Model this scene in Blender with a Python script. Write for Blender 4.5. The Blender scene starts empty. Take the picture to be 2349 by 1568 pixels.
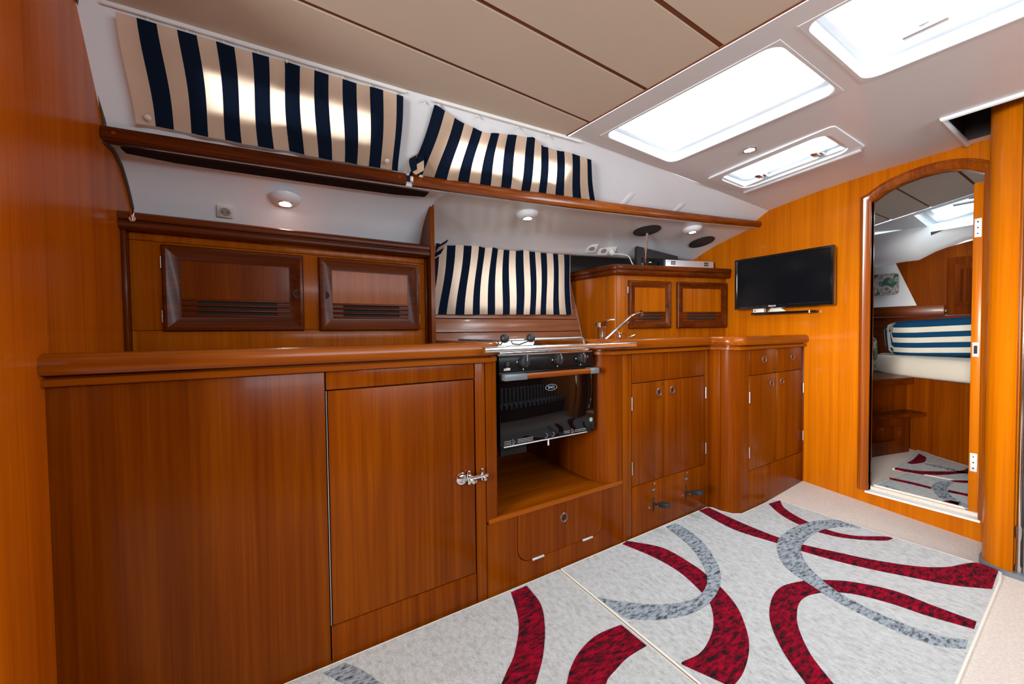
import bpy, bmesh, math, random
from mathutils import Vector, Matrix
random.seed(7)
S = bpy.context.scene
COL = S.collection

# ------------------------------------------------------------------ camera
cam_d = bpy.data.cameras.new('camera'); cam = bpy.data.objects.new('camera', cam_d); COL.objects.link(cam)
CAM_R = [[0.8534919, 0.0229323, -0.5206012], [-0.5209891, 0.0163863, -0.853406], [-0.0110398, 0.9996027, 0.0259331]]
cam.matrix_world = Matrix.Translation((0, 0, 1.0)) @ Matrix(CAM_R).to_4x4()
cam_d.sensor_width = 36.0; cam_d.lens = 13.5688; cam_d.clip_start = 0.02; cam_d.clip_end = 60
S.camera = cam
S.view_settings.view_transform = 'Standard'; S.view_settings.look = 'None'
S.view_settings.exposure = 0.3; S.view_settings.gamma = 1.0; S.view_settings.use_curve_mapping = False
S.cycles.use_denoising = True
S.cycles.max_bounces = 10; S.cycles.diffuse_bounces = 6; S.cycles.glossy_bounces = 4
S.cycles.transparent_max_bounces = 12; S.cycles.sample_clamp_indirect = 6.0
S.cycles.caustics_reflective = False; S.cycles.caustics_refractive = False

# ------------------------------------------------------------------ world + daylight + added bulkhead beam
wd = bpy.data.worlds.new('sky'); S.world = wd; wd.use_nodes = True
bg = wd.node_tree.nodes['Background']; bg.inputs[0].default_value = (0.86, 0.93, 1.0, 1); bg.inputs[1].default_value = 3.0

def area(name, loc, target, sx, sy, power, col=(1, 1, 1), spread=180):
    d = bpy.data.lights.new(name, 'AREA'); d.shape = 'RECTANGLE'; d.size = sx; d.size_y = sy
    d.energy = power; d.color = col; d.spread = math.radians(spread)
    o = bpy.data.objects.new(name, d); COL.objects.link(o)
    o.location = loc
    q = (Vector(target) - Vector(loc)).to_track_quat('-Z', 'Y'); o.rotation_euler = q.to_euler()
    return o
SKYC = (0.80, 0.91, 1.0)
area('daylight_main_hatch', (1.52, 0.94, 2.06), (1.52, 0.94, 0), 0.70, 0.50, 13, SKYC).rotation_euler = (0, 0, math.pi/2)
area('daylight_second_hatch', (1.54, 0.20, 2.06), (1.54, 0.20, 0), 0.66, 0.50, 13, SKYC).rotation_euler = (0, 0, math.pi/2)
area('daylight_small_hatch', (2.24, 0.98, 2.02), (2.24, 0.98, 0), 0.34, 0.54, 5, SKYC)
area('daylight_companionway', (-2.75, -0.25, 1.35), (2.84, 0.55, 0.95), 1.0, 1.2, 68, (1.0, 0.98, 0.95), 130)
area('bulkhead_fill_beam', (-2.70, -0.25, 1.30), (2.84, 0.55, 0.85), 0.7, 0.7, 8, (1.0, 0.95, 0.86), 26)  # added narrow beam, only shapes the brightness falloff on the forward bulkhead
area('daylight_saloon_window', (1.40, -1.66, 1.68), (1.1, 0.5, 1.55), 2.6, 0.24, 36, SKYC)
area('daylight_window_aft', (0.06, 1.76, 1.87), (0.06, 1.65, 1.78), 0.80, 0.34, 5.0, (1, 1, 1))
area('daylight_window_fwd', (0.97, 1.64, 1.86), (0.97, 1.53, 1.775), 0.80, 0.32, 8.0, (1, 1, 1))
area('daylight_hull_port', (1.30, 2.36, 1.36), (1.30, 2.0, 1.33), 0.9, 0.26, 1.6, (1, 1, 1))
area('daylight_fore_hatch', (4.40, 0.62, 2.05), (4.40, 0.62, 0), 0.55, 0.60, 4, SKYC)

# ------------------------------------------------------------------ mesh helpers
def rot2(n):                                    # frame whose Z axis is n
    n = Vector(n).normalized()
    return n.to_track_quat('Z', 'Y').to_matrix().to_4x4()

class MB:
    def __init__(s, M=None):
        s.v = []; s.f = []; s.uv = []; s.M = M
    def add(s, vs, fs, uvs=None):
        o = len(s.v)
        for p in vs:
            p = Vector(p)
            s.v.append(s.M @ p if s.M else p)
        for f in fs: s.f.append([i + o for i in f])
        s.uv += list(uvs) if uvs else [(0, 0)] * len(vs)
        return s
    def box(s, x0, x1, y0, y1, z0, z1, bev=0.0):
        if bev <= 0:
            vs = [(x, y, z) for z in (z0, z1) for y in (y0, y1) for x in (x0, x1)]
            return s.add(vs, [(0, 2, 3, 1), (4, 5, 7, 6), (0, 1, 5, 4), (2, 6, 7, 3), (0, 4, 6, 2), (1, 3, 7, 5)])
        bm = bmesh.new(); bmesh.ops.create_cube(bm, size=1)
        for v in bm.verts:
            v.co = Vector(((x0 + x1)/2 + v.co.x*(x1 - x0), (y0 + y1)/2 + v.co.y*(y1 - y0), (z0 + z1)/2 + v.co.z*(z1 - z0)))
        b = min(bev, 0.49*min(abs(x1 - x0), abs(y1 - y0), abs(z1 - z0)))
        bmesh.ops.bevel(bm, geom=list(bm.edges), offset=b, segments=2, profile=0.5, affect='EDGES')
        bm.verts.index_update()
        s.add([v.co.copy() for v in bm.verts], [[v.index for v in f.verts] for f in bm.faces]); bm.free()
        return s
    def prism(s, poly, a, b, axis='z'):
        def P(p, h):
            return {'x': (h, p[0], p[1]), 'y': (p[0], h, p[1]), 'z': (p[0], p[1], h)}[axis]
        n = len(poly)
        vs = [P(p, a) for p in poly] + [P(p, b) for p in poly]
        fs = [list(range(n))[::-1], list(range(n, 2*n))] + [(i, (i+1) % n, n + (i+1) % n, n + i) for i in range(n)]
        return s.add(vs, fs)
    def grid(s, rows, closed_u=False, closed_v=False, uvs=None):
        nr, nc = len(rows), len(rows[0])
        vs = [p for r in rows for p in r]; fs = []
        for i in range(nr if closed_v else nr - 1):
            for j in range(nc if closed_u else nc - 1):
                a, b = i*nc + j, i*nc + (j+1) % nc
                c, d = ((i+1) % nr)*nc + (j+1) % nc, ((i+1) % nr)*nc + j
                fs.append((a, b, c, d))
        return s.add(vs, fs, uvs)
    def tube(s, path, r, n=10, caps=True):
        path = [Vector(p) for p in path]; rows = []
        up = Vector((0, 0, 1))
        for i, p in enumerate(path):
            t = (path[min(i+1, len(path)-1)] - path[max(i-1, 0)]).normalized()
            if i == 0:
                up = Vector((0, 0, 1)) if abs(t.z) < 0.9 else Vector((1, 0, 0))
            a = (up - t*up.dot(t)).normalized(); b = t.cross(a); up = a
            rr = r[i] if isinstance(r, (list, tuple)) else r
            rows.append([p + rr*(math.cos(2*math.pi*k/n)*a + math.sin(2*math.pi*k/n)*b) for k in range(n)])
        s.grid(rows, closed_u=True)
        if caps:
            o = len(s.v) - len(rows)*n
            s.f.append(list(range(o, o+n))[::-1]); s.f.append(list(range(len(s.v)-n, len(s.v))))
        return s
    def lathe(s, prof, loc, axis=(0, 0, 1), n=24):
        M = Matrix.Translation(Vector(loc)) @ rot2(axis)
        rows = [[M @ Vector((r*math.cos(2*math.pi*k/n), r*math.sin(2*math.pi*k/n), h)) for k in range(n)] for r, h in prof]
        o = len(s.v); s.grid(rows, closed_u=True)
        s.f.append(list(range(o, o+n))[::-1]); s.f.append(list(range(len(s.v)-n, len(s.v))))
        return s
    def sweep(s, prof, path):                   # prof: closed (outward, z); path: XY polyline, outward is its right hand side
        P = [Vector((p[0], p[1])) for p in path]; rows = []
        for i, p in enumerate(P):
            d0 = (P[i] - P[i-1]).normalized() if i > 0 else None
            d1 = (P[i+1] - P[i]).normalized() if i < len(P)-1 else None
            n0 = Vector((d0.y, -d0.x)) if d0 else None; n1 = Vector((d1.y, -d1.x)) if d1 else None
            if n0 is None: n = n1
            elif n1 is None: n = n0
            else:
                m = (n0 + n1).normalized(); n = m / max(0.4, m.dot(n0))
            rows.append([(p.x + n.x*o, p.y + n.y*o, z) for o, z in prof])
        o = len(s.v); k = len(prof); s.grid(rows, closed_u=True)
        s.f.append(list(range(o, o+k))); s.f.append(list(range(len(s.v)-k, len(s.v)))[::-1])
        return s
    def build(s, name, mat, parent=None, angle=35, fix=True):
        me = bpy.data.meshes.new(name); me.from_pydata([tuple(p) for p in s.v], [], s.f)
        if any(u != (0, 0) for u in s.uv):
            ul = me.uv_layers.new(name='UVMap')
            for l in me.loops: ul.data[l.index].uv = s.uv[l.vertex_index]
        if fix:
            bm = bmesh.new(); bm.from_mesh(me); bmesh.ops.recalc_face_normals(bm, faces=bm.faces); bm.to_mesh(me); bm.free()
        me.polygons.foreach_set('use_smooth', [True]*len(me.polygons))
        me.set_sharp_from_angle(angle=math.radians(angle))
        me.materials.append(mat)
        o = bpy.data.objects.new(name, me); COL.objects.link(o)
        if parent: attach(o, parent)
        return o

def W(o):
    m = o.matrix_basis.copy()
    return W(o.parent) @ o.matrix_parent_inverse @ m if o.parent else m
def attach(o, parent):
    m = W(parent); o.parent = parent; o.matrix_parent_inverse = m.inverted()
def tag(o, label, cat, group=None):
    o['label'] = label; o['category'] = cat
    if group: o['group'] = group
    return o
def thing(name, label, cat, loc, group=None):
    o = bpy.data.objects.new(name, None); COL.objects.link(o); o.location = loc; o.empty_display_size = 0.05
    return tag(o, label, cat, group)
def struct(o):
    o['kind'] = 'structure'; return o
def box(name, mat, parent, x0, x1, y0, y1, z0, z1, bev=0.0015):
    return MB().box(x0, x1, y0, y1, z0, z1, bev).build(name, mat, parent)
def arc(cx, cy, r, a0, a1, n=8):
    return [(cx + r*math.cos(math.radians(a0 + (a1-a0)*i/n)), cy + r*math.sin(math.radians(a0 + (a1-a0)*i/n))) for i in range(n+1)]
def lerp(a, b, t): return a + (b - a)*t
def interp(xs, ys, x):
    if x <= xs[0]: return ys[0]
    for i in range(len(xs)-1):
        if x <= xs[i+1]: return lerp(ys[i], ys[i+1], (x - xs[i])/(xs[i+1] - xs[i]))
    return ys[-1]
def catmull(pts, k=6):
    P = [pts[0]] + list(pts) + [pts[-1]]; out = []
    for i in range(1, len(P)-2):
        for j in range(k):
            t = j/k; a, b, c, d = P[i-1], P[i], P[i+1], P[i+2]
            out.append(tuple(0.5*((2*b[q]) + (c[q]-a[q])*t + (2*a[q]-5*b[q]+4*c[q]-d[q])*t*t + (3*b[q]-a[q]-3*c[q]+d[q])*t**3) for q in range(len(b))))
    out.append(tuple(pts[-1])); return out
def text_mesh(body, size, M, depth=0.0006):
    cu = bpy.data.curves.new('lettering', 'FONT'); cu.body = body; cu.size = size; cu.extrude = depth
    cu.align_x = 'CENTER'; cu.align_y = 'CENTER'
    o = bpy.data.objects.new('lettering', cu); COL.objects.link(o)
    dg = bpy.context.evaluated_depsgraph_get(); me = bpy.data.meshes.new_from_object(o.evaluated_get(dg))
    COL.objects.unlink(o); bpy.data.objects.remove(o)
    mb = MB(M); mb.add([v.co.copy() for v in me.vertices], [list(p.vertices) for p in me.polygons])
    return mb

# ------------------------------------------------------------------ materials
def new_mat(name):
    m = bpy.data.materials.new(name); m.use_nodes = True
    nt = m.node_tree; p = nt.nodes['Principled BSDF']; return m, nt, p
def plain(name, col, rough=0.5, metal=0.0, coat=0.0, spec=0.5, bump=0.0, bscale=300, var=0.0, vscale=4):
    m, nt, p = new_mat(name); N = nt.nodes; L = nt.links
    p.inputs['Base Color'].default_value = (*col, 1); p.inputs['Roughness'].default_value = rough
    p.inputs['Metallic'].default_value = metal; p.inputs['Coat Weight'].default_value = coat
    p.inputs['Coat Roughness'].default_value = 0.05; p.inputs['Specular IOR Level'].default_value = spec
    tc = N.new('ShaderNodeTexCoord')
    if var > 0:
        nz = N.new('ShaderNodeTexNoise'); nz.inputs['Scale'].default_value = vscale; nz.inputs['Detail'].default_value = 4
        L.new(tc.outputs['Object'], nz.inputs['Vector'])
        mx = N.new('ShaderNodeMix'); mx.data_type = 'RGBA'
        mx.inputs['A'].default_value = (*[c*(1-var) for c in col], 1); mx.inputs['B'].default_value = (*[min(1, c*(1+var)) for c in col], 1)
        L.new(nz.outputs['Fac'], mx.inputs['Factor']); L.new(mx.outputs['Result'], p.inputs['Base Color'])
    if bump > 0:
        nb = N.new('ShaderNodeTexNoise'); nb.inputs['Scale'].default_value = bscale; nb.inputs['Detail'].default_value = 2
        L.new(tc.outputs['Object'], nb.inputs['Vector'])
        b = N.new('ShaderNodeBump'); b.inputs['Strength'].default_value = bump; b.inputs['Distance'].default_value = 0.002
        L.new(nb.outputs['Fac'], b.inputs['Height']); L.new(b.outputs['Normal'], p.inputs['Normal'])
    return m
def wood(name, dark, mid, light, axis='z', rough=0.24, coat=0.03, across=9.0, spec=0.09):
    m, nt, p = new_mat(name); N = nt.nodes; L = nt.links
    tc = N.new('ShaderNodeTexCoord'); oi = N.new('ShaderNodeObjectInfo')
    off = N.new('ShaderNodeVectorMath'); off.operation = 'SCALE'; off.inputs[0].default_value = (7.3, 5.1, 3.7)
    L.new(oi.outputs['Random'], off.inputs['Scale'])
    ad = N.new('ShaderNodeVectorMath'); ad.operation = 'ADD'
    L.new(tc.outputs['Object'], ad.inputs[0]); L.new(off.outputs[0], ad.inputs[1])
    def stretched(a, l):
        mp = N.new('ShaderNodeMapping')
        mp.inputs['Scale'].default_value = tuple(l if axis == c else a for c in 'xyz')
        L.new(ad.outputs[0], mp.inputs['Vector']); return mp
    n1 = N.new('ShaderNodeTexNoise'); n1.inputs['Scale'].default_value = 1; n1.inputs['Detail'].default_value = 5
    n1.inputs['Roughness'].default_value = 0.62; n1.inputs['Distortion'].default_value = 0.9
    L.new(stretched(across*1.7, 0.45).outputs[0], n1.inputs['Vector'])
    n2 = N.new('ShaderNodeTexNoise'); n2.inputs['Scale'].default_value = 1; n2.inputs['Detail'].default_value = 4; n2.inputs['Roughness'].default_value = 0.7
    L.new(stretched(across*11, 1.2).outputs[0], n2.inputs['Vector'])
    n3 = N.new('ShaderNodeTexNoise'); n3.inputs['Scale'].default_value = 1.6; n3.inputs['Detail'].default_value = 2
    L.new(ad.outputs[0], n3.inputs['Vector'])
    m1 = N.new('ShaderNodeMath'); m1.operation = 'MULTIPLY_ADD'; m1.inputs[1].default_value = 0.42
    L.new(n2.outputs['Fac'], m1.inputs[0]); 
    m0 = N.new('ShaderNodeMath'); m0.operation = 'MULTIPLY'; m0.inputs[1].default_value = 0.55
    L.new(n1.outputs['Fac'], m0.inputs[0]); L.new(m0.outputs[0], m1.inputs[2])
    m2 = N.new('ShaderNodeMath'); m2.operation = 'MULTIPLY_ADD'; m2.inputs[1].default_value = 0.22
    L.new(n3.outputs['Fac'], m2.inputs[0]); L.new(m1.outputs[0], m2.inputs[2])
    cr = N.new('ShaderNodeValToRGB'); e = cr.color_ramp.elements
    e[0].position = 0.44; e[0].color = (*dark, 1); e[1].position = 0.76; e[1].color = (*light, 1)
    x = e.new(0.595); x.color = (*mid, 1)
    L.new(m2.outputs[0], cr.inputs['Fac']); L.new(cr.outputs['Color'], p.inputs['Base Color'])
    p.inputs['Roughness'].default_value = rough; p.inputs['Coat Weight'].default_value = coat; p.inputs['Coat Roughness'].default_value = 0.08
    p.inputs['Specular IOR Level'].default_value = spec
    b = N.new('ShaderNodeBump'); b.inputs['Strength'].default_value = 0.04; b.inputs['Distance'].default_value = 0.001
    L.new(n2.outputs['Fac'], b.inputs['Height']); L.new(b.outputs['Normal'], p.inputs['Normal'])
    return m
def speckle(name, c0, c1, c2, lo, mid, hi, scale, stretch=(1, 1, 1), rough=0.95, bump=0.6):
    m, nt, p = new_mat(name); N = nt.nodes; L = nt.links
    tc = N.new('ShaderNodeTexCoord'); mp = N.new('ShaderNodeMapping'); mp.inputs['Scale'].default_value = stretch
    mp.inputs['Rotation'].default_value = (0, 0, 0.35); L.new(tc.outputs['Object'], mp.inputs['Vector'])
    n1 = N.new('ShaderNodeTexNoise'); n1.inputs['Scale'].default_value = scale; n1.inputs['Detail'].default_value = 6; n1.inputs['Roughness'].default_value = 0.75
    L.new(mp.outputs[0], n1.inputs['Vector'])
    cr = N.new('ShaderNodeValToRGB'); e = cr.color_ramp.elements
    e[0].position = lo; e[0].color = (*c0, 1); e[1].position = hi; e[1].color = (*c2, 1); x = e.new(mid); x.color = (*c1, 1)
    L.new(n1.outputs['Fac'], cr.inputs['Fac']); L.new(cr.outputs['Color'], p.inputs['Base Color'])
    p.inputs['Roughness'].default_value = rough; p.inputs['Specular IOR Level'].default_value = 0.1
    p.inputs['Sheen Weight'].default_value = 0.0
    nb = N.new('ShaderNodeTexNoise'); nb.inputs['Scale'].default_value = 330; nb.inputs['Detail'].default_value = 2
    L.new(tc.outputs['Object'], nb.inputs['Vector'])
    b = N.new('ShaderNodeBump'); b.inputs['Strength'].default_value = bump; b.inputs['Distance'].default_value = 0.004
    L.new(nb.outputs['Fac'], b.inputs['Height']); L.new(b.outputs['Normal'], p.inputs['Normal'])
    return m
def striped(name, navy, cream, trans=0.45, axis='X'):
    m, nt, p = new_mat(name); N = nt.nodes; L = nt.links
    uv = N.new('ShaderNodeUVMap'); sp = N.new('ShaderNodeSeparateXYZ'); L.new(uv.outputs[0], sp.inputs[0])
    fr = N.new('ShaderNodeMath'); fr.operation = 'FRACT'; L.new(sp.outputs[axis], fr.inputs[0])
    gt = N.new('ShaderNodeMath'); gt.operation = 'GREATER_THAN'; gt.inputs[1].default_value = 0.5; L.new(fr.outputs[0], gt.inputs[0])
    tc = N.new('ShaderNodeTexCoord'); nz = N.new('ShaderNodeTexNoise'); nz.inputs['Scale'].default_value = 9; nz.inputs['Detail'].default_value = 3
    L.new(tc.outputs['Object'], nz.inputs['Vector'])
    v = N.new('ShaderNodeMapRange'); v.inputs['To Min'].default_value = 0.86; v.inputs['To Max'].default_value = 1.08; L.new(nz.outputs['Fac'], v.inputs['Value'])
    mx = N.new('ShaderNodeMix'); mx.data_type = 'RGBA'; mx.inputs['A'].default_value = (*navy, 1); mx.inputs['B'].default_value = (*cream, 1)
    L.new(gt.outputs[0], mx.inputs['Factor'])
    sc = N.new('ShaderNodeVectorMath'); sc.operation = 'SCALE'; L.new(mx.outputs['Result'], sc.inputs[0]); L.new(v.outputs[0], sc.inputs['Scale'])
    df = N.new('ShaderNodeBsdfDiffuse'); tl = N.new('ShaderNodeBsdfTranslucent')
    L.new(sc.outputs[0], df.inputs['Color']); L.new(sc.outputs[0], tl.inputs['Color'])
    wv = N.new('ShaderNodeTexNoise'); wv.inputs['Scale'].default_value = 420; L.new(tc.outputs['Object'], wv.inputs['Vector'])
    bp = N.new('ShaderNodeBump'); bp.inputs['Strength'].default_value = 0.25; bp.inputs['Distance'].default_value = 0.001
    L.new(wv.outputs['Fac'], bp.inputs['Height']); L.new(bp.outputs['Normal'], df.inputs['Normal'])
    ms = N.new('ShaderNodeMixShader'); tm = N.new('ShaderNodeMath'); tm.operation = 'MULTIPLY_ADD'; tm.inputs[1].default_value = trans*0.8; tm.inputs[2].default_value = trans*0.2
    L.new(gt.outputs[0], tm.inputs[0]); L.new(tm.outputs[0], ms.inputs[0])
    L.new(df.outputs[0], ms.inputs[1]); L.new(tl.outputs[0], ms.inputs[2])
    L.new(ms.outputs[0], N['Material Output'].inputs['Surface']); N.remove(p)
    return m
def glowing(name, col, strength):
    m, nt, p = new_mat(name)
    p.inputs['Base Color'].default_value = (*col, 1); p.inputs['Emission Color'].default_value = (*col, 1); p.inputs['Emission Strength'].default_value = strength
    return m
def pane_mat(name):
    m, nt, p = new_mat(name); N = nt.nodes; L = nt.links
    tr = N.new('ShaderNodeBsdfTransparent'); tr.inputs[0].default_value = (0.92, 0.96, 0.97, 1)
    gl = N.new('ShaderNodeBsdfGlossy'); gl.inputs['Roughness'].default_value = 0.05
    ms = N.new('ShaderNodeMixShader'); ms.inputs[0].default_value = 0.06
    L.new(tr.outputs[0], ms.inputs[1]); L.new(gl.outputs[0], ms.inputs[2]); L.new(ms.outputs[0], N['Material Output'].inputs['Surface']); N.remove(p)
    return m
def floral(name):
    m, nt, p = new_mat(name); N = nt.nodes; L = nt.links
    tc = N.new('ShaderNodeTexCoord'); nz = N.new('ShaderNodeTexNoise'); nz.inputs['Scale'].default_value = 14; nz.inputs['Detail'].default_value = 3; nz.inputs['Distortion'].default_value = 1.2
    L.new(tc.outputs['Object'], nz.inputs['Vector'])
    cr = N.new('ShaderNodeValToRGB'); cr.color_ramp.interpolation = 'CONSTANT'; e = cr.color_ramp.elements
    e[0].position = 0; e[0].color = (0.05, 0.09, 0.07, 1); e[1].position = 0.62; e[1].color = (0.34, 0.12, 0.10, 1)
    for q, c in ((0.40, (0.10, 0.20, 0.13, 1)), (0.47, (0.42, 0.40, 0.40, 1)), (0.55, (0.30, 0.24, 0.26, 1)), (0.68, (0.07, 0.10, 0.18, 1))):
        x = e.new(q); x.color = c
    L.new(nz.outputs['Fac'], cr.inputs['Fac']); L.new(cr.outputs['Color'], p.inputs['Base Color']); p.inputs['Roughness'].default_value = 0.9
    return m

VD, VM, VL = (0.105, 0.0170, 0.0003), (0.155, 0.0300, 0.0005), (0.220, 0.0500, 0.0010)
veneer = wood('varnished_veneer', VD, VM, VL, 'z')
veneer_lit_lockers = wood('lit_veneer_lockers', (0.23, 0.046, 0.0008), (0.32, 0.074, 0.0012), (0.40, 0.105, 0.0020), 'z')  # same veneer, with the brighter light on the locker fronts put into its colour
veneer_lit_left = wood('lit_veneer_left_bulkhead', (0.35, 0.062, 0.0010), (0.47, 0.094, 0.0015), (0.57, 0.130, 0.0025), 'z')  # same veneer lightened, colour makes up for light missing on the left bulkhead
veneer_lit_fwd = wood('lit_veneer_forward', (0.32, 0.072, 0.0007), (0.41, 0.104, 0.0010), (0.49, 0.140, 0.0016), 'z')  # same veneer, stronger warmer light at the forward bulkhead painted into the colour
veneer_x = wood('varnished_veneer_lengthwise', VD, VM, VL, 'x')
TD, TM, TL = (0.048, 0.0070, 0.0005), (0.098, 0.0170, 0.0008), (0.155, 0.032, 0.0018)
trim_z = wood('dark_trim_upright', TD, TM, TL, 'z', 0.30, 0.03, spec=0.13)
trim_x = wood('dark_trim_lengthwise', TD, TM, TL, 'x', 0.30, 0.03, spec=0.13)
trim_y = wood('dark_trim_athwart', TD, TM, TL, 'y', 0.30, 0.03, spec=0.13)
frame_m = wood('door_frame_wood', (0.12, 0.021, 0.001), (0.22, 0.047, 0.002), (0.32, 0.085, 0.005), 'z', 0.22, 0.08, spec=0.3)
rail_x = wood('worktop_edge_wood', (0.135, 0.0240, 0.0006), (0.215, 0.046, 0.001), (0.30, 0.078, 0.003), 'x', 0.22, 0.04, spec=0.2)
plank_m = wood('reddish_plank', (0.14, 0.042, 0.018), (0.25, 0.082, 0.036), (0.36, 0.14, 0.07), 'x', 0.28, 0.2, spec=0.45)
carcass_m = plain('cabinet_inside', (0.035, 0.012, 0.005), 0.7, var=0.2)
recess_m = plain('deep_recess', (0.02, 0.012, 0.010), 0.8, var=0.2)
liner_m = plain('white_gelcoat', (0.75, 0.79, 0.83), 0.32, coat=0.15, bump=0.02, bscale=60, var=0.02)
panel_m = plain('beige_headlining', (0.62, 0.525, 0.42), 0.6, bump=0.1, bscale=500, var=0.03)
seam_m = wood('headlining_batten', (0.10, 0.03, 0.012), (0.16, 0.05, 0.022), (0.22, 0.08, 0.035), 'x', 0.5, 0.0)
black_m = plain('black_enamel', (0.006, 0.006, 0.006), 0.3, spec=0.25, var=0.2)
rubber_m = plain('black_plastic', (0.014, 0.014, 0.016), 0.5, bump=0.1, var=0.2)
glassblk_m = plain('oven_glass', (0.002, 0.002, 0.0025), 0.04, spec=0.32, var=0.2)
screen_m = plain('tv_screen', (0.003, 0.0035, 0.005), 0.14, spec=0.25, var=0.2)
gloss_m = plain('gloss_black_plastic', (0.004, 0.005, 0.006), 0.08, coat=0.2, var=0.2)
chrome_m = plain('polished_chrome', (0.85, 0.85, 0.86), 0.08, metal=1.0, var=0.02)
steel_m = plain('brushed_steel', (0.60, 0.60, 0.60), 0.32, metal=1.0, var=0.08, vscale=40)
alu_m = plain('pale_aluminium', (0.72, 0.73, 0.75), 0.42, metal=0.6, var=0.05)
grey_m = plain('grey_handle_end', (0.16, 0.18, 0.20), 0.4, metal=0.3, var=0.1)
copper_m = plain('brown_ring', (0.13, 0.040, 0.018), 0.22, coat=0.5, var=0.2)
white_m = plain('white_plastic', (0.78, 0.77, 0.74), 0.35, var=0.03)
cream_m = plain('cream_plastic', (0.66, 0.62, 0.55), 0.4, var=0.04)
dark_m = plain('dark_hole', (0.012, 0.008, 0.006), 0.8, var=0.2)
ink_m = plain('grey_print', (0.30, 0.29, 0.28), 0.6, var=0.05)
white_ink = plain('white_print', (0.8, 0.8, 0.82), 0.5, var=0.02)
logo_m = plain('pale_blue_print', (0.22, 0.30, 0.36), 0.5, var=0.05)
led_m = plain('red_led', (0.35, 0.01, 0.015), 0.3, coat=0.4, var=0.1)
green_m = plain('green_badge', (0.25, 0.36, 0.28), 0.5, var=0.1)
cable_m = plain('white_cable', (0.72, 0.70, 0.64), 0.45, var=0.04)
grille_m = plain('speaker_grille', (0.035, 0.036, 0.042), 0.75, bump=0.5, bscale=700, var=0.1)
seal_m = plain('brown_sealant', (0.07, 0.045, 0.02), 0.6, var=0.3, vscale=30)
curtain_m = striped('striped_curtain', (0.0075, 0.0135, 0.030), (0.80, 0.61, 0.46))
cushion_m = striped('striped_cushion', (0.008, 0.045, 0.11), (0.62, 0.60, 0.52), 0.05, 'Y')
settee_m = striped('striped_settee', (0.008, 0.030, 0.08), (0.62, 0.60, 0.52), 0.05, 'X')
pane_m = pane_mat('hatch_pane')
lamp_m = glowing('lamp_lens', (1.0, 0.98, 0.95), 14)
sheet_m = plain('bed_sheet', (0.60, 0.55, 0.47), 0.85, bump=0.15, bscale=90, var=0.05)
floral_m = floral('floral_fabric')
rug_m = speckle('rug_pile', (0.32, 0.305, 0.285), (0.445, 0.445, 0.435), (0.53, 0.535, 0.535), 0.30, 0.46, 0.62, 70, (1, 0.6, 1))
rugred_m = speckle('rug_crimson', (0.012, 0.006, 0.009), (0.15, 0.0012, 0.010), (0.29, 0.0020, 0.018), 0.41, 0.50, 0.60, 75, (0.35, 1, 1))
ruggrey_m = speckle('rug_grey', (0.035, 0.042, 0.05), (0.20, 0.225, 0.25), (0.33, 0.365, 0.40), 0.38, 0.47, 0.56, 95, (0.35, 1, 1))
bind_m = plain('rug_binding', (0.66, 0.62, 0.55), 0.9, bump=0.3, var=0.05)
def carpet():
    m = speckle('beige_carpet', (0.52, 0.43, 0.37), (0.62, 0.53, 0.47), (0.70, 0.62, 0.56), 0.30, 0.5, 0.7, 120, (1, 1, 1), bump=0.3)
    nt = m.node_tree; N = nt.nodes; L = nt.links
    tc = N.new('ShaderNodeTexCoord'); wv = N.new('ShaderNodeTexWave'); wv.bands_direction = 'X'; wv.inputs['Scale'].default_value = 38
    mp = N.new('ShaderNodeMapping'); mp.inputs['Rotation'].default_value = (0, 0, 0.5)
    L.new(tc.outputs['Object'], mp.inputs['Vector']); L.new(mp.outputs[0], wv.inputs['Vector'])
    b = N.new('ShaderNodeBump'); b.inputs['Strength'].default_value = 0.35; b.inputs['Distance'].default_value = 0.004
    L.new(wv.outputs['Fac'], b.inputs['Height'])
    p = N['Principled BSDF']; old = p.inputs['Normal'].links[0].from_node
    L.new(b.outputs['Normal'], old.inputs['Normal']); return m
carpet_m = carpet()

# ================================================================== THE SHELL
XB = 2.84                                        # forward bulkhead face
def zceil(x): return 1.931 - 0.0425*x            # headlining height falls towards the bow
def xend(y): return 1.153 + 0.106*(1.26 - y)     # forward edge of the headlining panels
EX = [-2.8, -0.50, -0.33, 0.41, 1.2, 2.0, 2.84]
EY = [1.58, 1.555, 1.535, 1.462, 1.365, 1.345, 1.33]
def yedge(x): return interp(EX, EY, x)           # outer edge of the ceiling
def zedge(x): return zceil(x) if x < 1.15 else interp([1.15, 2.0, 2.84], [zceil(1.15), 1.845, 1.795], x)
def yrail(x): return -0.025*x*x - 0.040*x + 1.707
def zrail(x): return interp([-0.46, 0.5, 1.33, 2.84], [1.661, 1.690, 1.714, 1.740], x)   # top of the wooden rails
def zrailb(x): return interp([-0.46, 0.5, 1.33, 2.84], [1.613, 1.638, 1.656, 1.696], x)

# floor: carpet dips to the centreline at the forward bulkhead
def zfloor(x, y):
    t = max(0.0, min(1.0, (x - 2.3)/0.54))
    return t*interp([-1.8, 0.39, 1.115, 1.5], [-0.025, -0.025, 0.032, 0.032], y)
m = MB(); xs = [-2.8, -1.5, -0.5, 0.5, 1.5, 2.3, 2.57, 2.84, 2.86]; ys = [-1.75, -1.0, 0, 0.39, 0.75, 1.115, 1.3, 2.4]
m.grid([[(x, y, zfloor(x, y)) for y in ys] for x in xs])
floor = struct(m.build('floor', carpet_m, fix=False))

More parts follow.
